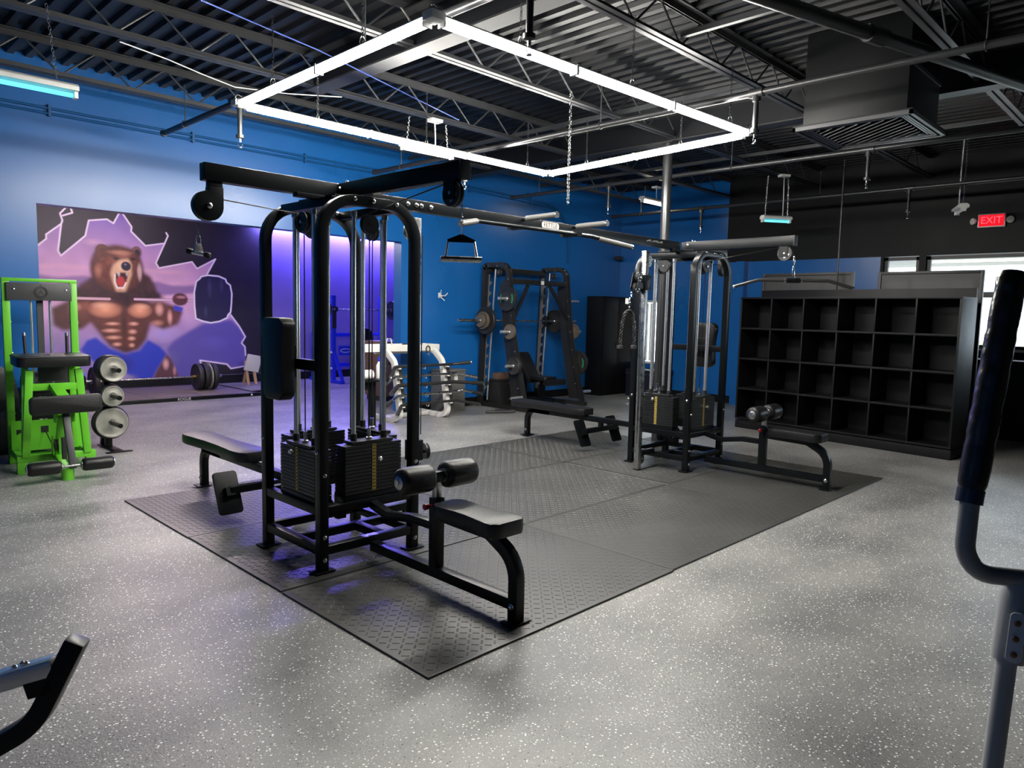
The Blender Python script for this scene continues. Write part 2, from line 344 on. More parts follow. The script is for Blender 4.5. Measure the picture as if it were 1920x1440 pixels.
# ---------------------------------------------------------------- the mural (flat paint on the alcove wall)
MP=dict(
 sky=[(2.86,2.28),(2.98,2.37),(3.14,2.52),(3.14,2.59),(3.36,2.78),(3.3,2.34),(3.34,2.26),(3.71,2.62),(3.77,2.88),(4.05,2.93),(4.15,2.87),(4.27,3.1),(4.44,2.84),(4.43,2.76),(4.66,2.53),(4.99,2.6),(4.83,2.24),(4.88,2.15),(5.47,2.3),(5.56,2.18),(5.91,2.38),(5.74,2.05),(6.22,1.74),(6.19,1.33),(6.35,1.12),(6.48,0.9),(6.4,0.78),(6.47,0.7),(6.47,0.31),(6.18,0.28),(6.1,0.37),(5.58,0.46),(5.6,-0.1),(2.69,0.03)],
 mtn=[(2.85,1.88),(3.0,1.94),(3.14,1.92),(3.32,1.91),(3.53,1.94),(3.69,1.95),(3.93,1.89),(4.66,1.86),(4.85,1.91),(4.99,1.87),(5.13,1.85),(5.32,1.85),(5.51,1.87),(5.51,1.72),(5.12,1.68),(4.66,1.64),(3.6,1.65),(2.84,1.71)],
 mound=[(4.98,0.68),(5.1,0.83),(5.4,1.02),(5.65,1.16),(5.95,1.19),(6.19,1.25),(6.35,1.1),(6.48,0.9),(6.4,0.78),(6.47,0.7),(6.47,0.33),(6.18,0.29),(6.1,0.37),(5.58,0.46),(5.45,0.12),(5.18,0.08),(5.07,0.48)],
 fur=[(3.4,1.56),(3.48,1.65),(3.54,1.74),(3.65,1.83),(3.77,1.93),(3.8,2.2),(3.87,2.47),(3.92,2.49),(4.01,2.44),(4.24,2.44),(4.46,2.45),(4.5,2.48),(4.57,2.44),(4.57,2.32),(4.58,2.09),(4.74,1.98),(4.84,1.74),(4.98,1.6),(4.66,1.55),(4.43,1.55),(4.34,1.42),(4.17,1.51),(4.05,1.54)],
 torso=[(3.16,1.4),(3.52,1.58),(4.05,1.56),(4.44,1.6),(4.75,1.53),(4.89,1.55),(5.21,1.46),(5.28,1.37),(5.18,1.14),(4.92,1.05),(4.72,1.17),(4.64,0.88),(4.5,0.69),(4.28,0.62),(4.03,0.75),(3.86,1.0),(3.75,1.16),(3.62,1.05),(3.34,1.02),(3.19,1.11)],
 muzzle=[(4.08,2.01),(4.12,2.16),(4.24,2.26),(4.37,2.28),(4.42,2.19),(4.42,2.01),(4.36,1.84),(4.31,1.71),(4.16,1.71),(4.12,1.83)],
 mouth=[(4.15,2.01),(4.23,2.04),(4.37,2.04),(4.34,1.91),(4.29,1.79),(4.18,1.78),(4.16,1.9)],
 plate=[(5.54,1.94),(5.61,2.0),(5.64,2.04),(5.76,2.07),(5.97,2.06),(6.1,2.01),(6.12,1.95),(6.19,1.9),(6.22,1.74),(6.21,1.56),(6.19,1.38),(6.14,1.33),(6.12,1.27),(5.97,1.2),(5.8,1.17),(5.65,1.2),(5.6,1.22),(5.52,1.25),(5.5,1.5),(5.5,1.74)],
 shorts=[(3.57,0.69),(3.68,0.86),(3.82,0.91),(4.02,0.72),(4.28,0.61),(4.52,0.67),(4.66,0.86),(4.87,0.73),(4.98,0.6),(4.81,0.32),(4.71,0.13),(4.46,0.15),(4.18,0.34),(3.81,0.45)],
 thigh=[(4.98,0.6),(5.07,0.48),(5.2,0.13),(4.71,0.12),(4.81,0.32)],
 band=[(5.13,1.49),(5.3,1.45),(5.26,1.37),(5.12,1.4)],
 fang1=[(4.19,2.04),(4.23,2.04),(4.21,1.95)],
 fang2=[(4.33,2.04),(4.36,2.04),(4.34,1.96)],
 bar1=[(3.21,1.57),(3.43,1.57),(4.05,1.57)],
 bar2=[(4.46,1.58),(5.48,1.58)],
 jaw=[(4.15,2.0),(4.14,1.86),(4.18,1.77),(4.28,1.77),(4.32,1.86)],
 line1=[(2.98,2.37),(3.14,2.52),(3.14,2.59),(3.36,2.78),(3.3,2.34),(3.34,2.26),(3.71,2.62),(3.77,2.88),(4.05,2.93),(4.15,2.87),(4.27,3.1),(4.44,2.84),(4.43,2.76),(4.66,2.53),(4.99,2.6),(4.83,2.24),(4.88,2.15),(5.47,2.3),(5.56,2.18),(5.91,2.38)],
 line2=[(5.91,2.38),(5.74,2.08)],
 line3=[(6.19,1.33),(6.35,1.12),(6.48,0.9),(6.4,0.78),(6.47,0.7),(6.48,0.53)],
 line4=[(6.47,0.32),(6.18,0.28),(6.1,0.37),(5.58,0.46),(5.62,0.36)],
 line5=[(3.36,2.78),(3.38,2.84),(3.35,2.95),(3.44,3.06)],
 line6=[(3.5,3.08),(3.53,2.98),(3.39,2.92)],
 line7=[(4.99,2.6),(5.05,2.74),(5.02,2.79)],
)
ME=dict(
 chest=(4.21,1.26,0.669,0.350), delt1=(3.59,1.38,0.223,0.180), delt2=(4.86,1.46,0.210,0.149), bic=(4.96,1.21,0.284,0.151), abd=(4.23,0.94,0.330,0.258), delt1h=(3.53,1.43,0.100,0.076), bich=(4.83,1.16,0.116,0.062), pecu1=(3.94,1.46,0.189,0.064), pecu2=(4.57,1.45,0.140,0.062), furh1=(3.69,1.79,0.122,0.089), furh2=(4.73,1.81,0.114,0.119), snout=(4.25,2.14,0.086,0.101), cheekl=(4.02,1.99,0.084,0.137), forh=(4.30,2.35,0.130,0.070), foream=(5.16,1.29,0.096,0.147),
 head=(4.19,2.11,0.402,0.380),
 ear1=(3.96,2.39,0.100,0.109),
 ear2=(4.51,2.41,0.080,0.094),
 ear1i=(3.98,2.37,0.054,0.068),
 ear2i=(4.52,2.39,0.044,0.061),
 nose=(4.33,2.15,0.074,0.074),
 noseh=(4.32,2.18,0.025,0.018),
 tongue=(4.24,1.88,0.069,0.093),
 eye1=(4.18,2.27,0.068,0.032),
 eye2=(4.44,2.28,0.057,0.033),
 cheek1=(3.89,2.05,0.072,0.136),
 cheek2=(4.55,2.06,0.045,0.164),
 brow=(4.24,2.38,0.216,0.046),
 pec1=(3.98,1.39,0.254,0.143),
 pec2=(4.54,1.38,0.192,0.130),
 a1=(4.08,1.14,0.149,0.041),
 a2=(4.05,1.02,0.182,0.047),
 a3=(4.09,0.90,0.161,0.047),
 a4=(4.14,0.78,0.097,0.047),
 b1=(4.42,1.14,0.107,0.047),
 b2=(4.40,1.00,0.093,0.057),
 b3=(4.38,0.88,0.084,0.052),
 b4=(4.38,0.76,0.066,0.052),
 arm=(4.87,1.41,0.078,0.125),
 fore=(5.05,1.27,0.052,0.147),
 larm=(3.51,1.17,0.056,0.058),
 sh1=(3.69,1.45,0.102,0.091),
 hand=(5.24,1.60,0.136,0.113),
 kn=(5.26,1.64,0.097,0.030),
 thl=(4.96,0.41,0.062,0.113),
 thl2=(5.11,0.28,0.034,0.099),
 chin=(4.22,1.73,0.065,0.033),
 cl1=(3.54,2.09,0.529,0.057),
 cl2=(5.01,2.09,0.479,0.057),
 cl3=(3.83,2.52,0.186,0.067),
 cl4=(3.09,2.07,0.152,0.043),
 cl5=(4.94,1.77,0.164,0.058),
 lil=(4.94,0.97,0.309,0.171),
 lil2=(3.22,0.85,0.174,0.199),
 smk=(5.10,0.51,0.144,0.173),
 greyp=(4.36,0.19,0.133,0.072),
 sm2=(5.84,0.79,0.313,0.153),
 shm=(4.25,0.43,0.175,0.165),
 rib=(4.27,1.12,0.065,0.375),
 cheekd=(4.45,1.96,0.089,0.140),
 plh=(5.79,1.83,0.051,0.201),
 plh2=(6.02,1.89,0.042,0.153),
 plh3=(5.71,1.38,0.036,0.126),
)
def build_mural():
    x0, x1, z0, z1 = 2.35, 6.95, .17, 3.32; nx, nz = 520, 356
    X, Z = np.meshgrid(np.linspace(x0, x1, nx), np.linspace(z0, z1, nz)); px = (x1-x0)/(nx-1)
    def col(*c): return np.array(srgb(*c))
    def mix(a, c): nonlocal C; C = C*(1-a[..., None])+c*a[..., None]
    def inside(poly):
        m = np.zeros(X.shape, bool); j = len(poly)-1
        for i in range(len(poly)):
            (ax, az), (bx, bz) = poly[i], poly[j]
            if az != bz: m ^= ((az > Z) != (bz > Z)) & (X < (bx-ax)*(Z-az)/(bz-az)+ax)
            j = i
        return m.astype(float)
    def blur(m, k):
        for _ in range(2):
            for ax in (0, 1):
                c = np.cumsum(np.pad(m, [(k+1, k) if a == ax else (0, 0) for a in (0, 1)], mode='edge'), axis=ax)
                m = (np.take(c, range(2*k+1, c.shape[ax]), ax)-np.take(c, range(0, c.shape[ax]-2*k-1), ax))/(2*k+1)
        return m
    def poly(n, c, soft=1, a=1.): mix(blur(inside(MP[n]), soft)*a, col(*c))
    def seg(n, w, c, a=1., closed=False):
        p = MP[n]; d = np.full(X.shape, 9.)
        for i in range(len(p)-(0 if closed else 1)):
            (ax, az), (bx, bz) = p[i], p[(i+1) % len(p)]; l2 = (bx-ax)**2+(bz-az)**2+1e-9
            t = np.clip(((X-ax)*(bx-ax)+(Z-az)*(bz-az))/l2, 0, 1); d = np.minimum(d, np.hypot(X-ax-t*(bx-ax), Z-az-t*(bz-az)))
        mix(np.clip((w-d)/px+.5, 0, 1)*a, col(*c))
    def ell(n, c, a=1., hard=2.):
        x, z, rx, rz = ME[n]; d = np.hypot((X-x)/rx, (Z-z)/rz); mix(np.clip((1.15-d)*hard, 0, 1)*a, col(*c))
    def rnd(s, k):
        r = np.random.RandomState(s).rand(nz, nx); return (blur(r, k)-.5)*k*2.2
    C = np.ones(X.shape+(1,))*col(30, 24, 36)
    C = C*(1+.35*rnd(1, 14)[..., None])
    C = np.clip(C, .002, 1)
    s = blur(inside(MP['sky']), 1); g = np.clip((Z-1.75)/1.25, 0, 1)[..., None]
    sk = col(236, 184, 212)*(1-g)+col(120, 92, 178)*g
    low = np.clip((1.75-Z)/1.0, 0, 1)[..., None]; sk = sk*(1-low)+col(150, 126, 190)*low
    sk = np.clip(sk*(1+.22*rnd(2, 9)[..., None]), 0, 1); mix(s, sk)
    for n, a in (('cl1', .5), ('cl2', .6), ('cl3', .5), ('cl4', .6), ('cl5', .5), ('lil', .5)): ell(n, (240, 190, 205), a*.8, 1.0)
    poly('mtn', (150, 116, 168), 2); ell('lil2', (150, 130, 170), .7, 1.); ell('lil', (165, 150, 225), .7, 1.)
    poly('mound', (96, 84, 168), 3); ell('sm2', (112, 98, 190), .6, 1.); ell('smk', (110, 100, 160), .6, 1.)
    poly('torso', (82, 42, 38), 3)
    tn = rnd(8, 7)[..., None]; tm = blur(inside(MP['torso']), 4)[..., None]; C = np.clip(C*(1+tm*tn*.8), .001, 1)
    for n, c in (('chest', (112, 60, 50)), ('abd', (118, 62, 50)), ('delt1', (128, 70, 56)), ('delt2', (132, 74, 62)), ('bic', (118, 64, 56)), ('foream', (110, 60, 56))): ell(n, c, .85, .8)
    for n in ('delt1h', 'bich'): ell(n, (226, 158, 132), .8, .9)
    for n in ('pec1', 'pec2'): ell(n, (150, 84, 66), 1, 2.2); ell(n, (244, 170, 134), .95, .9)
    ell('pecu1', (252, 194, 158), .8, .8); ell('pecu2', (252, 194, 158), .8, .8)
    ell('rib', (58, 28, 30), .75, 1.)
    for n in ('a1', 'a2', 'a3', 'a4', 'b1', 'b2', 'b3', 'b4'): ell(n, (158, 88, 70), .8, 1.1); x_, z_, rx_, rz_ = ME[n]; ME[n] = (x_+.01, z_+.006, rx_*.8, rz_*.8); ell(n, (252, 196, 170), .9, .8)
    ell('arm', (236, 176, 160), .9, 1.2); ell('fore', (232, 170, 160), .9, 1.2); ell('larm', (220, 150, 120), .9, 1.); ell('sh1', (150, 88, 70), .8, 1.)
    poly('shorts', (44, 62, 190), 2); ell('shm', (40, 38, 120), .8, 1.)
    poly('thigh', (96, 58, 66), 2); ell('thl', (236, 180, 176), .9, 1.2); ell('thl2', (220, 160, 160), .7, 1.2); ell('greyp', (140, 130, 160), .5, 1.)
    poly('fur', (56, 28, 30), 3); fn = rnd(5, 3)[..., None]; fm = blur(inside(MP['fur']), 2)[..., None]; C = np.clip(C*(1+fm*fn*.9), .001, 1)
    ell('ear1', (104, 62, 50), 1, 6.); ell('ear2', (120, 80, 80), 1, 6.); ell('ear1i', (40, 26, 30), 1, 3.); ell('ear2i', (26, 20, 28), 1, 4.)
    ell('head', (78, 36, 28), 1, 5.); ell('head', (146, 80, 58), .85, .8); hn = rnd(11, 2)[..., None]; x_, z_, rx_, rz_ = ME['head']; hm = np.clip((1.1-np.hypot((X-x_)/rx_, (Z-z_)/rz_))*4, 0, 1)[..., None]; C = np.clip(C*(1+hm*hn*1.1), .001, 1); ell('brow', (214, 150, 120), .8, .9); ell('cheek1', (206, 136, 106), .8, .9); ell('cheek2', (226, 190, 186), .8, 1.5); ell('cheekd', (84, 44, 38), .7, 1.)
    ell('forh', (196, 130, 100), .7, .8); ell('cheekl', (96, 48, 36), .8, .9); ell('furh1', (96, 52, 46), .6, .8); ell('furh2', (96, 56, 54), .6, .8)
    ell('eye1', (30, 16, 20), .95, 1.5); ell('eye2', (30, 16, 20), .95, 1.5)
    poly('muzzle', (232, 186, 146), 2); ell('snout', (250, 214, 176), .8, .8); ell('chin', (200, 150, 120), .8, 1.); poly('mouth', (70, 12, 18), 1); ell('tongue', (196, 58, 60), 1, 2.5)
    poly('fang1', (250, 244, 238), 1); poly('fang2', (250, 244, 238), 1); seg('jaw', .012, (250, 240, 236))
    ell('nose', (36, 32, 48), 1, 6.); ell('noseh', (150, 140, 170), .8, 1.5)
    seg('bar1', .026, (120, 80, 100)); seg('bar1', .020, (226, 180, 190)); seg('bar2', .024, (120, 80, 100)); seg('bar2', .018, (232, 196, 216))
    ell('hand', (92, 50, 52), 1, 4.); ell('kn', (206, 148, 146), .8, 1.5); poly('band', (60, 66, 190), 1)
    poly('plate', (36, 32, 66), 1); ell('plh', (84, 80, 120), .5, 1.); ell('plh2', (84, 80, 120), .5, 1.); ell('plh3', (90, 86, 126), .5, 1.)
    for n in ('line1', 'line2', 'line3', 'line4', 'line5', 'line6', 'line7'): seg(n, .013, (244, 226, 246))
    seg('plate', .014, (246, 236, 250), closed=True)
    vs = np.stack([X, np.zeros_like(X), Z], -1).reshape(-1, 3)
    i = (np.arange(nz-1)[:, None]*nx+np.arange(nx-1)[None]).reshape(-1); fs = np.stack([i, i+1, i+nx+1, i+nx], -1)
    me = bpy.data.meshes.new('mural'); me.vertices.add(len(vs)); me.vertices.foreach_set('co', vs.ravel())
    me.loops.add(fs.size); me.loops.foreach_set('vertex_index', fs.ravel().astype(np.int32)); me.polygons.add(len(fs)); me.polygons.foreach_set('loop_start', (np.arange(len(fs))*4).astype(np.int32))
    me.update(calc_edges=True)
    a = me.color_attributes.new('paint', 'FLOAT_COLOR', 'POINT'); a.data.foreach_set('color', np.concatenate([np.clip(C, 0, 1), np.ones(X.shape+(1,))], -1).astype(np.float32).ravel())
    m = mat('mural_paint', (.5, .5, .5), .5); nt = m.node_tree; at = nt.nodes.new('ShaderNodeAttribute'); at.attribute_name = 'paint'; nt.links.new(at.outputs['Color'], nt.nodes['Principled BSDF'].inputs['Base Color'])
    o = link('mural', me, m); o.location = (0, AY-.004, 0)
    tag(o, 'painted mural of a roaring bear carrying a barbell, on the alcove wall', 'mural')
build_mural()
# ================================================================ CEILING
d = MB(); x = XL; pit = .155; prof = []
while x < XR+.1:
    prof += [(x, ZC-.012), (x+.068, ZC-.012), (x+.082, ZC-.05), (x+.141, ZC-.05)]; x += pit
n = len(prof); d.faces([(a, YF-.1, b) for a, b in prof]+[(a, YB+.1, b) for a, b in prof], [(i, i+1, n+i+1, n+i) for i in range(n-1)])
struct('ceiling', d, M_DECK)
struct('ceiling_roof', MB().box(XL-.2, XR+.2, YF-.2, YB+.18, ZC+.1, ZC+.2), M_BLACKW)
ZB = 3.53
JLAB = 'black open web steel joist spanning under the roof deck'
jx0, jx1 = XL+.02, XR-.02
def joist_parts(t):
    for s in (-1, 1):
        part('bottom_chord', MB().box(jx0, jx1, s*.03-.022, s*.03+.022, ZB, ZB+.006).box(jx0, jx1, s*.012-.003, s*.012+.003, ZB, ZB+.045), M_JOIST, t, smooth=False)
        part('top_chord', MB().box(jx0, jx1, s*.036-.026, s*.036+.026, ZC-.062, ZC-.055).box(jx0, jx1, s*.013-.003, s*.013+.003, ZC-.11, ZC-.055), M_JOIST, t, smooth=False)
    L = .61; rod = MB().cyl((0, 0, 0), (L/2, 0, ZC-.08-ZB-.02), .009, 6).mesh('web_rod', 0, True); rod2 = MB().cyl((L/2, 0, ZC-.08-ZB-.02), (L, 0, 0), .009, 6).mesh('web_rod', 0, True)
    rod.materials.append(M_JOIST); rod2.materials.append(M_JOIST); k = 0; x = .1
    while x < jx1-L:
        for r in (rod, rod2): o = link('web_rod', r, None, t); o.location = (x, 0, ZB+.02)
        x += L
t = thing('roof_joist', JLAB, 'roof joist', (0, 3.16, 0), 0, 'roof joists'); joist_parts(t); j0 = t
ORD = ('first', 'second', 'third', 'fourth', 'fifth', 'sixth', 'seventh')
for k, y in enumerate((7.74, 6.22, 4.70, 3.16, 1.64, .12, -1.40)):
    o = j0 if y == 3.16 else copy_tree(j0, None, (0, y, 0)); o['label'] = 'black open web roof joist, %s counted from the blue wall' % ORD[k]
M_BEAM = mat('black_beam_paint', (.014, .0145, .016), .45, noise=(4, .3))
def ibeam(x, label, YB=YB):
    t = thing('steel_beam', label, 'beam', (x, 0, 0))
    part('bottom_flange', MB().box(-.085, .085, YF+.02, YB-.01, ZB-.055, ZB-.040), M_BEAM, t, smooth=False)
    part('web', MB().box(-.008, .008, YF+.02, YB-.01, ZB-.040, ZC-.125), M_DECK, t, smooth=False)
    part('top_flange', MB().box(-.10, .10, YF+.02, YB-.01, ZC-.125, ZC-.112), M_JOIST, t, smooth=False)
ibeam(3.60, 'black steel roof beam crossing above the ring of tubes', 6.20); ibeam(7.34, 'black steel roof beam carried by the round column')
t = thing('steel_column', 'round black steel column behind the far cable tower', 'column', (7.34, 4.76, 0))
part('shaft', MB().cyl((0, 0, .012), (0, 0, ZB-.067), .055, 24), mat('dark_column_paint', (.05, .052, .055), .3, .5), t)
part('base_plate', MB().box(-.13, .13, -.13, .13, 0, .012), M_IRON, t); part('cap_plate', MB().box(-.1, .1, -.12, .12, ZB-.067, ZB-.055), M_IRON, t)
# sprinkler pipes along Y with drops
def sprinkler(x, y0, y1, drops, label):
    t = thing('sprinkler_pipe', label, 'pipe', (x, 0, 3.2), 0, 'sprinkler pipes')
    part('pipe', MB().cyl((0, y0, 0), (0, y1, 0), .026, 12), M_PIPE, t)
    part('end_cap', MB().cyl((0, y1-.03, 0), (0, y1+.012, 0), .034, 12), M_PIPE, t)
    for y in drops:
        part('tee', MB().cyl((0, y-.055, 0), (0, y+.055, 0), .036, 12).cyl((0, y, 0), (0, y, -.065), .032, 12), M_PIPE, t)
        dr = part('drop', MB().cyl((0, y, -.06), (0, y, -.27), .020, 12).lathe((0, y, -.27), (0, 0, -1), [(0, .02), (.005, .034), (.03, .034), (.035, .02)], 12), M_PIPE, t)
        part('sprinkler_head', MB().cyl((0, y, -.30), (0, y, -.335), .010, 8).tube([(math.cos(k*PI/6)*.02, y, -.345-math.sin(k*PI/6)*.03) for k in range(7)], .0035, 5).cyl((0, y, -.378), (0, y, -.382), .017, 10), M_BOLT, dr)
    for y in (7.2, 4.2, 1.2):
        if y0 < y < y1: part('hanger', MB().cyl((0, y, .02), (0, y, .36), .005, 6).tube([(math.cos(k*PI/5)*.034, y, math.sin(k*PI/5)*.034) for k in range(10)], .004, 5, True), M_JOIST, t)
sprinkler(2.82, YF+.1, 7.75, (6.05, 2.70, -.65), 'black sprinkler pipe above the near cable tower, ending short of the mural')
sprinkler(5.35, YF+.1, 7.75, (6.05, 2.70, -.65), 'black sprinkler pipe over the mats, above the right end of the light ring')
sprinkler(7.80, YF+.1, 7.75, (5.95, 2.70, -.65), 'black sprinkler pipe beyond the round column')
sprinkler(10.35, YF+.1, 7.80, (6.05, 3.05, -.3), 'black sprinkler pipe nearest to the window wall')
t = thing('feed_pipe', 'thick black pipe running slantwise beside the air vent', 'pipe', (0, 0, 3.32))
part('pipe', MB().cyl((3.2, 2.30, 0), (9.6, .48, 0), .045, 14), M_PIPE, t); part('coupling', MB().cyl((5.0, 1.788, 0), (5.16, 1.743, 0), .056, 14), M_PIPE, t)
for s in ((3.6, 2.186), (8.6, .764)): part('hanger', MB().cyl((s[0], s[1], .045), (s[0], s[1], .54), .006, 6), M_JOIST, t)
# bridging angles along Y between joists
for i, (x, a, b, lb) in enumerate(((4.90, -3.5, 3.10, 'thin bridging angle under the deck near the air vent'), (6.30, 3.2, 8.3, 'thin bridging angle under the deck beyond the light ring'), (9.0, -1.0, 8.3, 'thin bridging angle under the deck above the cubby shelf'), (2.2, -3.5, 2.6, 'thin bridging angle under the deck near the ring corner'))):
    t = thing('bridging_angle', lb, 'steel angle', (x, 0, ZB+.051)); part('leg', MB().box(-.02, .02, a, b, -.005, 0), M_JOIST, t, smooth=False); part('leg', MB().box(-.02, -.016, a, b, 0, .035), M_JOIST, t, smooth=False)
# air vent box with louvred diffuser
t = thing('air_vent', 'black square duct drop with louvred diffuser hanging from the roof', 'air vent', (6.54, 2.27, 3.05))
part('duct', MB().box(-.40, .40, -.40, .40, .03, ZC-3.05-.06), mat('black_duct_metal', (.0042, .0050, .0054), .45, spec=.22, noise=(2.5, .25)), t, .004)
part('duct_seam', MB().box(-.41, .41, -.41, .41, .40, .43), M_JOIST, t)
part('flange', MB().prism([(-.46, -.46), (.46, -.46), (.46, .46), (-.46, .46)], (0, 0, .03), (1, 0, 0), (0, 1, 0), (0, 0, .012)), M_DECK, t)
fr = MB()
for a, b, z in ((.46, .435, .0), (.41, .395, .004), (.385, .370, .008), (.36, .345, .012)):
    for k in range(4):
        Mx = Matrix.Rotation(k*PI/2, 4, 'Z'); fr.box(-a, a, b, a, z, .032, Mx)
M_VENT = mat('black_vent_metal', (.09, .09, .095), .32, spec=.7)
part('diffuser_frame', fr, M_VENT, t, smooth=False)
M_LOU = mat('grey_louvre', (.40, .40, .41), .4); du, dn = Vector((.62, .785, 0)), Vector((-.785, .62, 0))
for k in range(-7, 8):                          # slanting blades clipped to the square neck
    c = dn*(k*.062); lo, hi = -9., 9.
    for a in (0, 1):
        q = sorted(((-.33-c[a])/du[a], (.33-c[a])/du[a])); lo, hi = max(lo, q[0]), min(hi, q[1])
    if hi-lo > .06: part('louvre', MB().sweep([c+du*lo+Vector((0, 0, .012)), c+du*hi+Vector((0, 0, .012))], (0, 0, 1), .008, .004), M_LOU, t, smooth=False)
# return duct along the beam
# ================================================================ LIGHT FITTINGS
RC = [Vector((2.534, 3.134, 3.03)), Vector((2.58, 5.55, 3.03)), Vector((6.10, 5.50, 3.03)), Vector((5.83, 2.99, 3.03))]
def led_bar(a, b, label, group):
    L = (b-a).length; t = thing('led_bar', label, 'light', tuple((a+b)/2), math.atan2((b-a).y, (b-a).x), group); h = L/2-.012
    part('diffuser', MB().prism([(-.027, .016), (-.027, -.012), (-.015, -.026), (0, -.030), (.015, -.026), (.027, -.012), (.027, .016)], (-h, 0, 0), (0, 1, 0), (0, 0, 1), (2*h, 0, 0)), M_LED, t)
    part('housing', MB().prism([(-.027, .017), (.027, .017), (.020, .030), (-.020, .030)], (-h, 0, 0), (0, 1, 0), (0, 0, 1), (2*h, 0, 0)), M_FIX, t)
    for s in (-1, 1): part('end_cap', MB().box(s*(h+.006)-.006, s*(h+.006)+.006, -.029, .029, -.032, .032), M_FIX, t)
    return t
def led_side(a, b, n, lab, frm):
    dd = (b-a).normalized()*.05; a, b = a+dd, b-dd
    for k in range(n):
        p, q = a+(b-a)*(k/n), a+(b-a)*((k+1)/n); t = led_bar(p, q, lab.replace('white light bar on the ring', 'light bar on ring')+', '+ORD[k]+' from '+frm, 'light ring over the mats')
        L = (b-a).length/n
        if True:
            x = -L/2+L*(.55 if k != 2 else .75)
            chain(t, (x, 0, .03), (x, 0, .50), M_JOIST, 'chain')
            part('hook', MB().tube([(x, math.cos(k2*PI/5)*.02, .045+math.sin(k2*PI/5)*.035) for k2 in range(10)], .0025, 5, True), M_BOLT, t)
led_side(RC[0], RC[1], 2, 'white light bar on the ring side facing the green machine', 'the beam end')
led_side(RC[1], RC[2], 3, 'white light bar on the ring side along the blue wall', 'the mural corner')
led_side(RC[3], RC[2], 2, 'white light bar on the ring side facing the cubby shelf', 'the air vent')
led_side(RC[0], RC[3], 3, 'white light bar on the ring side opposite the blue wall', 'the beam end')
for i, (c, lb) in enumerate(zip(RC, ('white corner connector of the light ring beside the ceiling beam end', 'white corner connector of the light ring next to the mural side', 'white corner connector of the light ring closest to the column', 'white corner connector of the light ring beside the air vent'))):
    t = thing('corner_connector', lb, 'connector', tuple(c)); part('shell', MB().box(-.045, .045, -.045, .045, -.012, .034), M_FIX, t, .006); part('clip', MB().tube([(math.cos(k*PI/4)*.03, 0, .045+math.sin(k*PI/4)*.03) for k in range(8)], .004, 5, True), M_BOLT, t)
def shop_light(loc, rz, L, em, label, zt=.55, name='shop_light'):
    t = thing(name, label, 'light', loc, rz); h = L/2
    part('housing', MB().prism([(-.062, 0), (.062, 0), (.062, .03), (.035, .05), (-.035, .05), (-.062, .03)], (-h, 0, 0), (0, 1, 0), (0, 0, 1), (L, 0, 0)), M_FIX, t)
    for s in (-1, 1): part('socket', MB().box(s*(h-.012)-.012, s*(h-.012)+.012, -.03, .03, -.045, 0), M_FIX, t)
    part('tube', MB().cyl((-h+.03, 0, -.025), (h-.03, 0, -.025), .016, 12), em, t)
    for s in (-1, 1): chain(t, (s*h*.8, 0, .05), (s*h*.72, 0, zt), M_BOLT)
    part('conduit', MB().tube([(.1, 0, .05), (.1, .004, zt*.5), (.09, 0, zt)], .007, 8), M_FIX, t); part('junction_box', MB().box(.02, .16, -.05, .05, zt, zt+.03), M_FIX, t)
    return t
shop_light((.98, 6.0, 2.98), -.02, 1.22, M_CYAN, 'white batten light with glowing cyan tube above the green machine', .56)
shop_light((4.97, 6.22, 3.19), -.05, .66, M_WARM, 'short warm batten light hung above the pulldown handle', .31)
shop_light((10.1, 6.8, 3.34), 0, .62, M_WARM, 'small warm batten light hung before the blue corner', .22)
shop_light((10.10, 4.70, 2.90), -.6, .44, M_CYAN, 'small batten light with cyan tube above the cubby shelf', .60)
shop_light((10.62, 2.52, 2.92), .4, .42, M_FIX, 'small unlit batten light hung near the exit sign', .90)
# the alcove's own lamps, out of sight above the header: their wash is seen on the mural wall and floor
M_BLED = emis('blue_led_strip', (.22, .18, 1.0), 130.); M_PLED = emis('pink_white_tube', (1.0, .84, .88), 90.)
shop_light((3.9, 11.2, 3.02), 0, 2.4, M_PLED, 'pinkish batten light in front of the bear mural', AZ-3.05, 'batten_light_offscreen')
shop_light((8.7, 13.55, 3.12), 0, 3.9, M_BLED, 'blue strip light high above the squat rack', AZ-3.15, 'blue_strip_light_offscreen')
# exit sign
t = thing('exit_sign', 'red lit exit sign with two emergency lamp heads on black wall', 'exit sign', (XR-.002, 2.36, 2.87), -PI/2)
part('case', MB().box(-.16, .16, -.055, 0, -.09, .09), M_FIX, t, .008); part('face', MB().box(-.145, .145, -.058, -.055, -.075, .075), emis('exit_red', (1., .015, .03), .30), t)
text_part('lettering', 'EXIT', .12, emis('exit_letters', (1., .05, .07), .9), t, (0, -.0595, 0), (PI/2, 0, 0), .0008, .24, 1.1)
for s in (-1, 1): part('lamp_head', MB().lathe((s*.19, -.02, .0), (s*.6, -.8, 0), [(0, .015), (.02, .042), (.05, .045), (.055, .03)], 14), M_FIX, t)
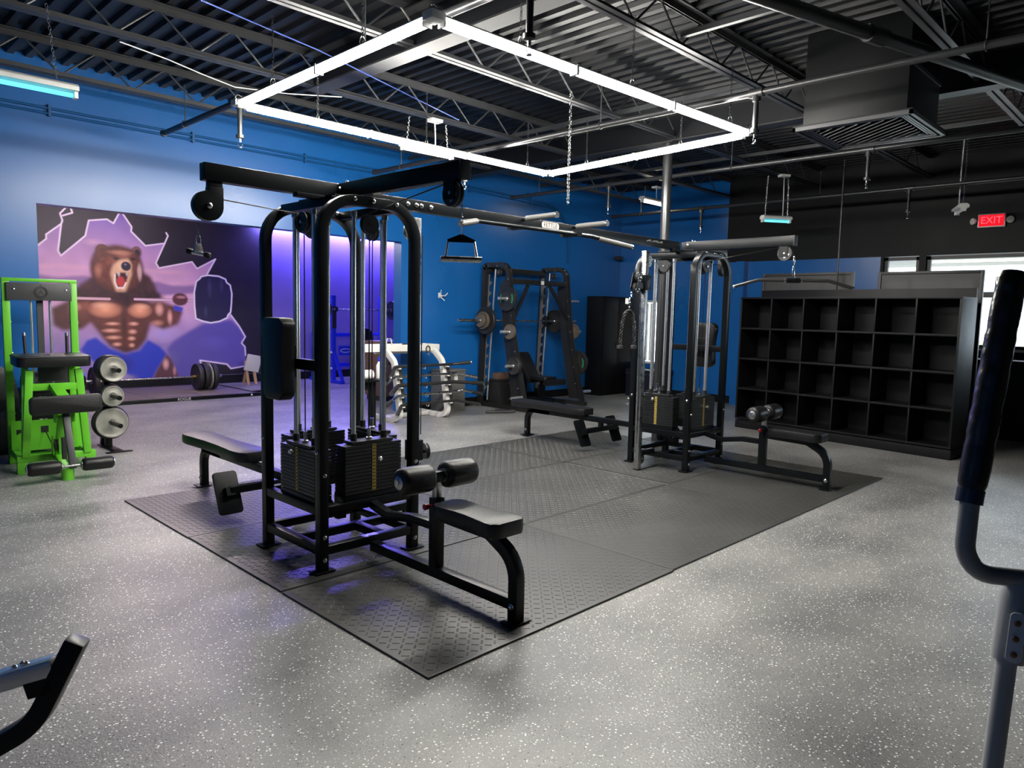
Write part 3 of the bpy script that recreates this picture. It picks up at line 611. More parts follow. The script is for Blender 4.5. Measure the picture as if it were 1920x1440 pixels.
# conduits on the blue wall
t = thing('wall_conduit', 'blue painted pair of conduits running along the wall above the opening', 'conduit', (0, YB, 3.40))
M_BLUE2 = mat('blue_conduit_paint', (.008, .085, .25), .3)
for k, dz in enumerate((0, -.05)):
    part('conduit', MB().tube([(XL+.02, -.022, dz), (5.3, -.022, dz), (7.4, -.022, dz+.02), (9.4, -.022, dz-.03)]+[(9.4+.6*math.sin(a), -.022, dz-.03-.6*(1-math.cos(a))) for a in (.4, .8, 1.2, 1.57)]+[(10.0, -.022, -1.0)], .013, 8), M_BLUE2, t)
for x in (.6, 2.0, 3.4, 4.8, 6.2, 7.6, 9.0): part('strap', MB().box(x-.012, x+.012, -.04, -.001, -.08, .035), M_BLUE2, t)
for pts, r, m, nm, lb in (([(1.94, 6.17, 3.47), (2.32, 6.29, 3.47), (2.69, 6.46, 3.47), (3.03, 6.59, 3.47), (3.45, 6.4, 3.47), (3.84, 6.1, 3.47)], .0045, M_FIX, 'slack_cable', 'slack white cable drooping under the joists above the mural side'),
                          ([(2.05, 4.94, 3.47), (3.06, 5.17, 3.47), (3.7, 5.39, 3.47), (5.09, 5.86, 3.47)], .0045, mat('blue_cable', (.08, .14, .55), .4), 'data_cable', 'blue data cable strung diagonally under the deck')):
    tag(part(nm, MB().tube(pts, r, 6), m), lb, 'cable')
t = thing('hanging_chain', 'long loose steel chain hanging from the ring towards the pull-up bar', 'chain', (5.30, 4.52, 0)); chain(t, (0, 0, 3.55), (0, 0, 2.52), M_BOLT, 'chain', .003, .045)
# ================================================================ RUBBER MATS
def mat_mesh(w, l):
    return MB().box(0, w, 0, l, 0, .010).mesh('slab', .002)
def tread_mesh(w, l, pit=.041):
    mb = MB(); nx, ny = int(w/pit), int(l/pit)
    for i in range(nx):
        for j in range(ny):
            c = Vector(((i+.5)*w/nx, (j+.5)*l/ny, .0098)); s = 1 if (i+j) % 2 else -1
            a = Vector((.7071, .7071*s, 0))*.0165; b = Vector((-.7071*s, .7071, 0))*.0042; u = Vector((0, 0, .0021))
            p = [c-a-b, c+a-b, c+a+b, c-a+b, c-a*.8-b*.35+u, c+a*.8-b*.35+u, c+a*.8+b*.35+u, c-a*.8+b*.35+u]
            mb.faces(p, [(4, 5, 6, 7), (0, 1, 5, 4), (1, 2, 6, 5), (2, 3, 7, 6), (3, 0, 4, 7)])
    return mb.mesh('tread')
MW, ML = 1.832, 1.212
_sl, _tr = mat_mesh(MW-.006, ML-.006), tread_mesh(MW-.05, ML-.05)
_sl.materials.append(M_MAT); _tr.materials.append(M_MAT)
for r, (y, offs) in enumerate(((2.182, (1.765, 3.598, 5.431)), (3.395, (1.770, 3.604, 5.475)), (4.608, (1.765, 3.60, 5.440)))):
    for k, x in enumerate(offs):
        dx = -.012 if (r, k) == (0, 0) else 0
        t = thing('rubber_mat', ('black tread rubber mat in the row along the open floor', 'black tread rubber mat in the middle row under the towers', 'black tread rubber mat in the row towards the blue wall')[r]+(', end by the green machine', ', between the two others', ', end by the cubby shelf')[k], 'floor mat', (x, y+(-.012 if (r, k) == (0, 0) else 0), 0), 0, 'mats under the cable machine')
        link('slab', _sl, None, t); o = link('tread', _tr, None, t); o.location = (.022, .022, 0); o['kind'] = 'stuff'
# ================================================================ CABLE TOWERS
_bolt = MB().lathe((0, 0, 0), (0, 0, 1), [(0, .013), (.004, .013), (.006, .009), (.011, .008), (.013, .004)], 8).mesh('bolt', 0, True); _bolt.materials.append(M_BOLT)
def bolt(parent, p, d, s=1.):
    o = link('bolt', _bolt, None, parent); o.location = p; o.rotation_mode = 'QUATERNION'; o.rotation_quaternion = Vector((0, 0, 1)).rotation_difference(Vector(d)); o.scale = (s, s, s)
    return o
def pulley(parent, c, ax, r, name='pulley', m=None, holes=True, th=.03):
    """grooved wheel with spokes cut as raised lugs"""
    c, ax = Vector(c), Vector(ax).normalized(); mb = MB()
    mb.lathe(c-ax*th/2, ax, [(0, .012), (0, r), (th*.22, r), (th*.4, r*.86), (th*.6, r*.86), (th*.78, r), (th, r), (th, .012)], 28)
    o = part(name, mb, m or M_IRON, parent)
    ex = ax.cross(Vector((0, 0, 1)) if abs(ax.z) < .9 else Vector((1, 0, 0))).normalized(); ey = ax.cross(ex)
    if holes:
        h = MB()
        for s in (-1, 1):
            for k in range(5):
                a = 2*PI*k/5+.3; q = c+(ex*math.cos(a)+ey*math.sin(a))*r*.58+ax*(s*th*.5)
                h.prism([(x*r*.17, y*r*.10) for x, y in circ(1, 8)], q, (-ex*math.sin(a)+ey*math.cos(a)), ex*math.cos(a)+ey*math.sin(a), ax*(s*.0012))
        part('cut_out', h, M_STEEL if m is None else M_IRON, o, smooth=False)
    part('axle', MB().cyl(c-ax*(th/2+.012), c+ax*(th/2+.012), .009, 8), M_BOLT, o)
    return o
def pulley_guard(parent, c, ax, r, inner, tab=(0, 0, 1), tl=.1, th=.05):
    """closed black cheek plates round a pulley with a tab to the beam"""
    c, ax, tb = Vector(c), Vector(ax).normalized(), Vector(tab).normalized(); 
    po = [(r*math.cos(a), r*math.sin(a)) for a in [PI/2+1.5*PI*k/28 for k in range(29)]]+[(r, tl), (0, tl)]
    ex = Vector(inner)
    return part('pulley_guard', MB().prism(po, c-ax*th/2, ex, tb, ax*th), M_FRAME, parent, .004)
def weight_stack(parent, c, along, out, n=14, w=.39, d=.11, z0=.405, pitch=.0205, missing=0):
    c = Vector(c); al, ou = Vector(along), Vector(out)
    R4 = Matrix((al, ou, Vector((0, 0, 1)))).transposed().to_4x4()
    R4.translation = (c.x, c.y, 0)
    st = part('weight_stack', MB().box(-w/2, w/2, -d/2, d/2, z0-.045, z0-.004, R4), M_FRAME, parent, .002)
    me = MB().box(-w/2, w/2, -d/2, d/2, 0, pitch-.0026, R4).mesh('plate', .0015); me.materials.append(M_WPL)
    for k in range(n): o = link('plate', me, None, st); o.location = (0, 0, z0+k*pitch)
    zt = z0+n*pitch
    part('head_plate', MB().box(-w*.36, w*.36, -d*.42, d*.42, zt, zt+.018, R4), M_WPL, st, .002)
    part('weight_label', MB().box(-.013, .013, d/2+.0003, d/2+.0013, z0+.004, zt-.004, R4), M_YEL, st)
    mk = MB()
    for k in range(n):
        zz = z0+k*pitch+.004; mk.box(-.009, -.002, d/2+.0013, d/2+.0017, zz, zz+.010, R4).box(.001, .008, d/2+.0013, d/2+.0017, zz, zz+.010, R4)
    part('label_print', mk, M_IRON, st, smooth=False)
    for s in (-1, 1):
        part('guide_rod', MB().cyl(R4 @ Vector((s*.105, 0, zt+.018)), R4 @ Vector((s*.105, 0, 2.02)), .0135, 12), M_CHROME, parent)
        part('rod_cushion', MB().cyl(R4 @ Vector((s*.105, 0, zt+.018)), R4 @ Vector((s*.105, 0, zt+.058)), .019, 12), M_RUBBER, st)
        part('rod_collar', MB().cyl(R4 @ Vector((s*.105, 0, 1.99)), R4 @ Vector((s*.105, 0, 2.02)), .019, 12), M_STEEL, parent)
    part('selector_stem', MB().cyl(R4 @ Vector((0, 0, zt+.018)), R4 @ Vector((0, 0, zt+.085)), .012, 10).lathe(R4 @ Vector((0, 0, zt+.018)), (0, 0, 1), [(0, .02), (.012, .02), (.016, .013)], 10), M_STEEL, st)
    part('cable', MB().cyl(R4 @ Vector((0, 0, zt+.085)), R4 @ Vector((0, 0, 1.93)), .0035, 6), M_CABLE, parent)
    zp = z0+9.5*pitch if missing == 0 else z0+(n-1.5)*pitch
    part('selector_pin', MB().lathe(R4 @ Vector((.025, d/2+.001, zp)), R4.to_3x3() @ Vector((0, 1, 0)), [(0, .005), (.015, .005), (.016, .013), (.03, .015), (.036, .009)], 12), M_CHROME, st)
    part('pin_cord', MB().tube([R4 @ Vector(q) for q in ((.01, d/2+.004, zt+.006), (.03, d/2+.012, zt-.03), (.038, d/2+.014, (zp+zt)/2), (.027, d/2+.014, zp+.012))], .0025, 6), M_CABLE, st)
    pulley(parent, (c.x, c.y, 1.955), ou, .056, holes=False)
    return st
M_WPL = mat('satin_black_plate', (.011, .012, .013), .36, noise=(8, .3))
def pad_poly(L, w0, w1, wm, r=.05, n=7):
    """hourglass outline along x: half widths w0 at start, wm in the waist, w1 at end"""
    up = []
    for k in range(n+1):
        t = k/n; x = -L/2+L*t
        e = min(1., math.sqrt(max(0, 1-(1-min(t, 1-t)/.16)**2))) if min(t, 1-t) < .16 else 1
        a = (w0*(1-t)+w1*t) - (max(0, (w0+w1)/2-wm))*math.sin(PI*t)**2
        up.append((x, a*(.62+.38*e)))
    return up+[(x, -y) for x, y in reversed(up)]
def foam_roller(parent, c, ax, r=.062, L=.19):
    c, ax = Vector(c), Vector(ax)
    o = part('roller_pad', MB().lathe(c-ax*L/2, ax, [(0, .03), (.0, r*.72), (.012, r*.94), (.03, r), (L-.03, r), (L-.012, r*.94), (L, r*.72), (L, .03)], 24), M_VINYL, parent)
    for s in (-1, 1): part('end_disc', MB().lathe(c+ax*(s*(L/2-.002)), ax*s, [(0, .036), (.006, .036), (.009, .028), (.010, .008), (.014, .006)], 18), M_STEEL, o)
    return o
def cable_tower(cx, cy, m, label, carriage_z):
    t = thing('cable_tower', label, 'cable machine', (cx, cy, .0135))
    V = lambda x, y, z: Vector((x*m, y, z))
    H = .315
    for y in (-H, H):
        pth = fillet([V(-H, y, 0), V(-H, y, 2.07), V(H, y, 2.07), V(H, y, 0)], .20, 10)
        o = part('frame_arch', MB().sweep(pth, (0, 1, 0), .056, .056), M_FRAME, t, .006)
        for x in (-H, H):
            part('foot_plate', MB().box(x*m-.062, x*m+.062, y-.045, y+.045, 0, .008), M_FRAME, t, .002)
            for z in (.07, .20, .55, .68):
                for dv in ((0, -1 if y < 0 else 1, 0), (-1 if x*m < 0 else 1, 0, 0)): 
                    if (z, dv[0]) in ((.07, 0), (.20, 0), (.55, 0), (.68, -1)): bolt(t, (x*m+dv[0]*.028, y+dv[1]*.028, z), dv)
        for x in (-.12, .0, .16): bolt(t, (x*m, y-.028, 2.075), (0, -1, 0))
    for z, nm in ((.120, 'base_rail'), (.345, 'stack_rail')):
        for s in (-1, 1):
            part(nm, MB().box(-H+.028, H-.028, s*H-.025, s*H+.025, z-.025, z+.025), M_FRAME, t, .004)
            part(nm, MB().box(s*H-.025, s*H+.025, -H+.028, H-.028, z-.025, z+.025), M_FRAME, t, .004)
    part('base_rail', MB().box(-H+.025, H-.025, -.05, 0, .095, .145), M_FRAME, t, .004); part('base_rail', MB().box(.10*m-.025, .10*m+.025, -H+.025, -.05, .095, .145), M_FRAME, t, .004)
    for s in (-1, 1): part('top_rail', MB().box(s*.2-.03, s*.2+.03, -H+.028, H-.028, 2.035, 2.085), M_FRAME, t, .004)
    part('top_rail', MB().box(-H-.02, H+.02, -.10, -.05, 2.085, 2.11), M_FRAME, t, .003); part('top_plate', MB().box(-.16, .16, -.20, .20, 2.098, 2.112), M_FRAME, t, .003)
    part('maker_plate', MB().box(-.05, .05, -H-.022, -H+.022, .1452, .147), M_STEEL, t)
    weight_stack(t, V(.03, -.262, 0), (1, 0, 0), (0, -1, 0)); weight_stack(t, V(-.03, .262, 0), (-1, 0, 0), (0, 1, 0), 14)
    weight_stack(t, V(-.262, -.045, 0), (0, m, 0), (-m, 0, 0), 13, missing=1); weight_stack(t, V(.262, .045, 0), (0, -m, 0), (m, 0, 0), 14, missing=1)
    # side arm with closed pulley
    part('pulley_arm', MB().box(min(0, -.815*m), max(0, -.815*m), -.032, .032, 2.113, 2.203), M_FRAME, t, .005)
    part('arm_drop', MB().box(-.752*m-.036, -.752*m+.036, -.022, .022, 2.06, 2.113), M_FRAME, t, .004)
    pulley_guard(t, V(-.79, 0, 1.985), (0, 1, 0), .077, (m, 0, 0), tl=.10); bolt(t, V(-.79, -.026, 1.985), (0, -1, 0), 1.2)
    part('cable', MB().cyl(V(-.75, 0, 2.03), V(-.22, 0, 2.0), .0035, 6), M_CABLE, t); pulley(t, V(-.23, 0, 1.955), (0, 1, 0), .06, holes=False)
    # front arm for pulldown
    part('pulley_arm', MB().box(-.032, .032, -1.11, -.033, 2.113, 2.203), M_FRAME, t, .005)
    part('arm_cap', MB().box(-.034, .034, -1.122, -1.11, 2.111, 2.205), M_RUBBER, t, .003)
    part('arm_fork', MB().box(-.024, -.018, -1.06, -.98, 2.02, 2.115).box(.018, .024, -1.06, -.98, 2.02, 2.115), M_FRAME, t)
    pulley(t, (0, -1.03, 2.052), (1, 0, 0), .066, th=.032)
    part('cable', MB().cyl((0, -.975, 2.105), (0, -.24, 2.005), .0035, 6), M_CABLE, t); bolt(t, (-.035, -.06, 2.17), (-1, 0, 0)); bolt(t, (.03, -.10, 2.203), (0, 0, 1)); bolt(t, (-.015, -.10, 2.203), (0, 0, 1))
    # back pad station
    part('pad_rail', MB().box(-.315*m-.022, -.315*m+.022, -H+.028, H-.028, 1.125, 1.185), M_FRAME, t, .004)
    part('pad_bracket', MB().box(min(-.34*m, -.38*m), max(-.34*m, -.38*m), -.09, .01, 1.08, 1.26), M_FRAME, t, .003)
    part('back_pad', MB().prism(pad_poly(.46, .135, .115, .105, n=16), V(-.38, -.04, 1.185), (0, 0, -1), (0, 1, 0), V(-.085, 0, 0)), M_VINYL, t, .014)
    # pulldown bench
    bx = .012
    part('bench_rail', MB().box(bx-.027, bx+.027, -1.52, -H-.025, .060, .115), M_FRAME, t, .004)
    part('bench_leg', MB().sweep(fillet([(bx, -.93, .405), (bx, -1.33, .395), (bx, -1.515, .30), (bx, -1.515, 0)], [.05, .18, .12], 6), (1, 0, 0), .056, .06), M_FRAME, t, .006)
    part('bench_post', MB().box(bx-.028, bx+.028, -.95, -.886, .115, .49), M_FRAME, t, .005)
    part('roller_post', MB().box(bx-.018, bx+.018, -.936, -.90, .49, .60), M_STEEL, t, .003)
    part('roller_head', MB().box(bx-.026, bx+.026, -.945, -.89, .575, .632), M_FRAME, t, .004); part('roller_axle', MB().cyl((bx-.26, -.918, .604), (bx+.26, -.918, .604), .012, 10), M_STEEL, t)
    for s in (-1, 1): foam_roller(t, (bx+s*.145, -.918, .604), (s, 0, 0), .073, .205)
    part('height_pin', MB().lathe((bx-.028, -.918, .45), (-1, 0, 0), [(0, .006), (.03, .006), (.032, .015), (.055, .017), (.06, .01)], 12), M_RED, t)
    part('bench_strut', MB().sweep(fillet([(bx, -H-.02, .335), (bx, -.50, .30), (bx, -.72, .335), (bx, -.89, .335)], .08, 4), (1, 0, 0), .05, .045), M_FRAME, t, .005)
    part('seat', MB().prism(pad_poly(.50, .105, .125, .095, n=16), (bx, -1.225, .405), (0, -1, 0), (1, 0, 0), (0, 0, .080)), M_VINYL, t, .018)
    bolt(t, (bx-.028, -1.515, .08), (-1, 0, 0), 1.3); part('foot_plate', MB().box(bx-.06, bx+.06, -1.56, -1.47, 0, .007), M_FRAME, t)
    # low row bench
    part('row_rail', MB().box(bx-.028, bx+.028, H+.02, 2.06, .285, .34), M_FRAME, t, .004)
    part('row_leg', MB().sweep(fillet([(bx, 1.70, .312), (bx, 2.075, .312), (bx, 2.075, 0)], .12, 6), (1, 0, 0), .056, .056), M_FRAME, t, .005)
    part('foot_plate', MB().box(bx-.07, bx+.07, 2.02, 2.13, 0, .007), M_FRAME, t); bolt(t, (bx-.028, 2.075, .07), (-1, 0, 0), 1.2)
    part('row_seat', MB().prism(pad_poly(1.16, .13, .125, .105, n=20), (bx, 1.71, .343), (0, 1, 0), (1, 0, 0), (0, 0, .080)), M_VINYL, t, .018)
    part('foot_bar', MB().box(-.27, .29, .935, .985, .19, .24), M_FRAME, t, .004); part('foot_bar_post', MB().box(bx-.025, bx+.025, .94, .98, .24, .285), M_FRAME, t)
    for s in (-.27, .29):
        Mx = Matrix.Translation((s, .96, .205)) @ Matrix.Rotation(-.42, 4, 'X')
        part('foot_pedal', MB().prism(rrect(.17, .30, .025), Mx @ Vector((0, .03, .0)), Mx.to_3x3() @ Vector((1, 0, 0)), Mx.to_3x3() @ Vector((0, 0, 1)), Mx.to_3x3() @ Vector((0, .014, 0))), M_FRAME, t, .003)
        part('pedal_bracket', MB().box(-.03, .03, -.02, .03, -.03, .03, Mx), M_FRAME, t)
    pulley(t, (0, H+.14, .62), (1, 0, 0), .055, holes=False); part('row_bracket', MB().box(-.028, -.020, H+.028, H+.19, .52, .66).box(.020, .028, H+.028, H+.19, .52, .66).box(-.028, .028, H+.02, H+.06, .34, .66), M_FRAME, t)
    # crossover column with sliding carriage
    part('column', MB().box(.60*m-.026, .60*m+.026, .015, .067, 0, 2.075), M_STEEL, t, .004)
    part('column_foot', MB().box(min(.30*m, .63*m), max(.30*m, .63*m), .012, .07, 0, .006), M_FRAME, t); part('column_brace', MB().box(min(.34*m, .574*m), max(.34*m, .574*m), .022, .060, .13, .18), M_FRAME, t, .003)
    c = t2 = part('carriage', MB().box(.60*m-.045, .60*m+.045, -.004, .086, carriage_z-.07, carriage_z+.07), M_FRAME, t, .005)
    if carriage_z > 1:
        for dx, dz in ((.095, .045), (.125, -.055)): pulley(t, V(.60+dx, .04, carriage_z+dz), (0, 1, 0), .050, th=.026)
        po = [(0, -.085), (.13, -.09), (.165, -.05), (.13, .08), (.09, .095), (0, .085)]
        part('carriage_plate', MB().prism(po, V(.625, .062, carriage_z), (m, 0, 0), (0, 0, 1), (0, .006, 0)).prism([(0, -.03), (.11, .02), (.14, -.06), (0, -.06)], V(.625, .018, carriage_z), (m, 0, 0), (0, 0, 1), (0, -.006, 0)), M_FRAME, t)
    else:
        pulley(t, V(.70, .04, carriage_z-.02), (1, -.3, 0), .055, th=.026, holes=False); part('swivel_arm', MB().box(.645, .70, .03, .05, carriage_z-.03, carriage_z-.01), M_FRAME, t)
    pulley(t, V(.56, .04, 1.985), (0, 1, 0), .055, m=M_STEEL); pulley(t, V(.56, .04, .10), (0, 1, 0), .05, holes=False)
    part('cable', MB().cyl(V(.655, .04, 1.97), V(.655, .04, carriage_z+.10), .0035, 6).cyl(V(.655, .04, carriage_z-.1), V(.62, .04, .12), .0035, 6), M_CABLE, t)
    for x, y in ((-.1, .0), (.12, -.02), (.12, .10)): pulley(t, V(x, y, .27), (0, 1, 0), .05, holes=False)
    part('pulley_bracket', MB().box(-.03, .03, -.02, .02, .18, .345), M_FRAME, t)
    return t
cable_tower(2.385, 3.81, 1, 'black four station cable tower whose side arm reaches towards the bear mural', .53)
cable_tower(6.325, 3.87, -1, 'black four station cable tower beside the cubby shelf, hung with a rope', 1.78)
# ---------------------------------------------------------------- crossover beam
t = thing('crossover_beam', 'long black pull-up beam joining the two cable towers', 'crossover beam', (4.355, 3.84, 0))
part('beam', MB().box(-1.80, 1.80, -.030, .030, 2.127, 2.200), M_FRAME, t, .005)
for s in (-1, 1):
    part('end_bracket', MB().box(s*1.62-.09, s*1.62+.09, -.05, .05, 2.1275, 2.134), M_FRAME, t)
    for dx in (1.28, 1.36, 1.40, 1.47): bolt(t, (s*dx, -.030, 2.165), (0, -1, 0), 1.2)
part('name_plate', MB().prism(rrect(.20, .052, .024, 6), (-.09, -.031, 2.165), (1, 0, 0), (0, 0, 1), (0, -.003, 0)), M_PLBADGE if 'M_PLBADGE' in globals() else mat('badge_white', (.42, .41, .38), .45), t)
text_part('lettering', 'FETTLE', .04, mat('badge_brown', (.05, .02, .015), .5), t, (-.09, -.0345, 2.165), (PI/2, 0, 0), .0006, .155, 1.0)
M_GRIP = mat('grey_rubber_grip', (.10, .10, .095), .55, bump=(90, .2))
part('pull_up_bar', MB().tube(fillet([(-1.25, -.30, 2.045), (-.98, -.16, 2.10), (-.10, -.13, 2.112), (.46, -.16, 2.10), (.10, -.42, 2.05)][:3]+[(.30, -.13, 2.112), (.62, -.30, 2.045)], .08, 4), .016, 10), M_FRAME, t)
for a, b in (((-1.25, -.30, 2.045), (-1.0, -.17, 2.096)), ((.62, -.30, 2.045), (.36, -.16, 2.098))): 
    g = part('grip', MB().cyl(a, b, .021, 12), M_GRIP, t); part('end_plug', MB().cyl(Vector(a)+(Vector(a)-Vector(b)).normalized()*.012, a, .019, 12), M_BOLT, g)
part('bar_bracket', MB().box(-.5, -.44, -.15, .03, 2.10, 2.1265).box(.10, .16, -.15, .03, 2.10, 2.1265), M_FRAME, t)
for x in (-.40, .19):
    part('handle_post', MB().cyl((x, -.03, 2.18), (x, -.10, 2.185), .012, 10), M_FRAME, t)
    g = part('grip', MB().cyl((x, -.07, 2.185), (x, -.36, 2.19), .021, 12), M_GRIP, t); part('end_plug', MB().cyl((x, -.36, 2.19), (x, -.374, 2.19), .023, 12), M_BOLT, g)
# ---------------------------------------------------------------- handles hanging from the cables
def carabiner(parent, p, h=.06, m=None):
    x, y, z = p; part('carabiner', MB().tube([(x+math.sin(k*PI/5)*h*.2, y, z-h/2+math.cos(k*PI/5)*h/2) for k in range(10)], .003, 6, True), m or M_BOLT, parent)
t = thing('rotating_press_handle', 'small chrome triceps handle with black grips on the side arm cable', 'cable handle', (1.545, 3.81, 1.905)); t.scale = (.62, .62, .62)
part('cable_end', MB().box(-.008, .008, -.004, .004, -.11, 0), M_BOLT, t); carabiner(t, (0, 0, -.09), .10)
part('yoke', MB().prism([(-.02, 0), (.02, 0), (.035, -.06), (.02, -.075), (-.02, -.075), (-.035, -.06)], (0, -.012, -.165), (1, 0, 0), (0, 0, 1), (0, .024, 0)), M_CHROME, t, .003)
part('crossbar', MB().cyl((-.03, .045, -.235), (.03, -.045, -.255), .018, 12), M_CHROME, t)
for s in (-1, 1): part('grip', MB().lathe((s*.03, -s*.045, -.245-s*.010), (s*.55, -s*.83, -s*.18), [(0, .016), (.01, .024), (.045, .026), (.055, .014)], 14), M_RUBBER, t)
t = thing('stirrup_row_handle', 'chrome V row handle with two black parallel grips above the bench', 'cable handle', (2.385, 2.715, 2.02)); t.scale = (.66, .66, .66)
part('chain_link', MB().tube([(0, math.sin(k*PI/5)*.010, -.06+math.cos(k*PI/5)*.05) for k in range(10)], .004, 6, True), M_BOLT, t); carabiner(t, (0, 0, -.10), .07); part('hanger_rod', MB().cyl((0, 0, -.15), (0, 0, -.245), .005, 8), M_CHROME, t)
ex, ey = Vector((.80, -.60, 0)), Vector((0, 0, 1))
part('spreader_plate', MB().prism([(-.105, -.045), (0, 0), (.105, -.045), (.10, -.065), (-.10, -.065)], (0, 0, -.235), ex, ey, Vector((.6, .8, 0))*.006), M_FRAME, t)
for s in (-1, 1):
    for q in (-.02, .02):
        a = ex*(s*.098)+Vector((0, 0, -.295)); part('side_rod', MB().cyl(a, ex*(s*.118)+Vector((.6, .8, 0))*q*2.6+Vector((0, 0, -.415)), .007, 8), M_CHROME, t)
for q in (-1, 1): part('grip', MB().cyl(ex*-.15+Vector((.6, .8, 0))*(q*.05)+Vector((0, 0, -.425)), ex*.15+Vector((.6, .8, 0))*(q*.05)+Vector((0, 0, -.425)), .019, 14), M_STEEL, t)
t = thing('lat_bar', 'wide black lat pulldown bar with bent ends beside the shelf', 'cable handle', (6.325, 2.80, 2.06))
carabiner(t, (0, -.045, -.02), .08); carabiner(t, (0, -.045, -.10), .12)
ax = Vector((.58, -.81, 0)); c0 = Vector((0, -.045, -.235))
part('bar', MB().tube(fillet([c0-ax*.50+Vector((0, 0, -.06)), c0-ax*.30, c0+ax*.30, c0+ax*.50+Vector((0, 0, -.06))], .08, 5), .015, 12), mat('dark_chrome', (.07, .07, .072), .25, .6), t)
part('collar', MB().cyl(c0-ax*.055, c0+ax*.055, .023, 14).cbox((0, -.045, -.215), (.03, .03, .03)), M_FRAME, t)
for s in (-1, 1):
    part('ring', MB().cyl(c0+ax*(s*.066), c0+ax*(s*.074), .022, 14), M_BOLT, t); e = c0+ax*(s*.50)+Vector((0, 0, -.06)); part('end_plug', MB().cyl(e, e+ax*(s*.012)+Vector((0, 0, -.005)), .016, 12), M_BOLT, t)
t = thing('triceps_rope', 'black twisted triceps rope with knob ends hanging from the column', 'cable handle', (5.525, 3.91, 1.70))
chain(t, (0, 0, .0), (-.035, 0, -.10), M_BOLT, 'chain', .004, .036); carabiner(t, (-.035, 0, -.09), .06); part('tag', MB().box(-.09, -.05, -.002, .002, -.11, -.06), M_FIX, t)
tw = MB()
pth = [Vector((-.035, 0, 0))+Vector((a, b, c)) for a, b, c in ((-.075, .03, -.50), (-.072, .03, -.40), (-.066, .02, -.28), (-.045, .01, -.20), (0, 0, -.165), (.045, -.01, -.20), (.06, -.02, -.28), (.06, -.03, -.40), (.056, -.03, -.50))]
pf = fillet(pth, .03, 3); tot = 0
for ph in (0, 2*PI/3, 4*PI/3):
    L = 0; pp = []
    dense = []
    for i in range(len(pf)-1):
        k = max(1, int((pf[i+1]-pf[i]).length/.006))
        dense += [pf[i]+(pf[i+1]-pf[i])*(j/k) for j in range(k)]
    for i, q in enumerate(dense):
        tg = (dense[min(i+1, len(dense)-1)]-dense[max(0, i-1)]).normalized(); e1 = tg.cross(Vector((0, 1, 0))).normalized(); e2 = tg.cross(e1)
        a = ph+i*.006/.015; pp.append(q+(e1*math.cos(a)+e2*math.sin(a))*.009)
    tw.tube(pp, .0095, 5)
part('rope', tw, mat('black_rope', (.006, .006, .006), .6), t)
for q in (pth[0], pth[-1]): part('knob', MB().lathe(q+Vector((0, 0, .012)), (0, 0, -1), [(0, .016), (.006, .03), (.03, .032), (.04, .018)], 14), M_RUBBER, t)
# loose attachments clipped at the row pulleys
for c, lb in (((2.385, 3.81), 'steel snap hook on the low row cable of the tower near the mural'), ((6.325, 3.87), 'steel snap hook on the low row cable of the tower near the shelf')):
    t = thing('snap_hook', lb, 'snap hook', (c[0], c[1]+.525, .64)); chain(t, (0, 0, 0), (0, .06, -.03), M_BOLT, 'chain', .003, .03); part('hook', MB().tube([(0, .075+math.sin(k*PI/5)*.014, -.065+math.cos(k*PI/5)*.035) for k in range(10)], .004, 6, True), M_BOLT, t); part('swivel', MB().cyl((0, -.01, .004), (0, .02, -.006), .009, 8), M_BOLT, t)
# ================================================================ GREEN LEG MACHINE
G = thing('leg_extension_machine', 'lime green leg extension machine with black pads in front of blue wall', 'exercise machine', (1.68, 7.31, 0), math.radians(-4))
for s in (-1, 1):
    part('upright', MB().box(s*.265-.03, s*.265+.03, .51, .57, 0, 1.67), M_GREEN, G, .005)
    for z in (1.30, 1.02, .74, .46): bolt(G, (s*.265-.03, .54, z), (-1, 0, 0), .7); bolt(G, (s*.265+.03, .54, z), (1, 0, 0), .7)
    part('base_foot', MB().box(s*.26-.04, s*.26+.04, -.035, .035, 0, .10), M_GREEN, G, .005)
    part('side_rail', MB().box(s*.26-.028, s*.26+.028, .03, .52, .095, .15), M_GREEN, G, .005)
    part('seat_leg', MB().sweep([(s*.235, -.02, .14), (s*.185, -.02, .90)], (0, 1, 0), .055, .06), M_GREEN, G, .005)
    part('seat_leg', MB().sweep([(s*.20, .30, .14), (s*.18, .26, .90)], (0, 1, 0), .05, .05), M_GREEN, G, .005)
    part('grab_handle', MB().cyl((s*.16, .30, .93), (s*.165, .33, 1.18), .014, 10), M_RUBBER, G); part('handle_tip', MB().cyl((s*.165, .33, 1.18), (s*.166, .333, 1.21), .016, 10), M_BOLT, G)
    part('guide_rod', MB().cyl((s*.075, .54, .42), (s*.075, .54, 1.58), .012, 10), M_CHROME, G)
part('top_rail', MB().box(-.295, .295, .51, .57, 1.67, 1.70), M_GREEN, G, .004); part('base_rail', MB().box(-.295, .295, .49, .59, .0, .09), M_GREEN, G, .005)
part('front_rail', MB().box(-.30, .30, -.035, .035, .10, .155), M_GREEN, G, .005); part('cross_tie', MB().box(-.20, .20, -.045, -.005, .72, .78), M_GREEN, G, .004)
part('back_sheet', MB().prism([(-.28, 0), (.28, 0), (.28, .28), (-.28, .28)], (0, .44, .12), (1, 0, 0), (0, 0, 1), (0, .008, 0)), M_GREEN, G)
part('cut_out', MB().box(-.05, .01, .437, .4395, .28, .34), M_IRON, G); part('cut_out', MB().prism([(0, 0), (.08, .05), (0, .05)], (-.24, .4385, .27), (1, 0, 0), (0, 0, 1), (0, .001, 0)), M_IRON, G)
hp = part('header_panel', MB().box(-.265, .245, .485, .508, 1.50, 1.66), M_DGREY, G, .005)
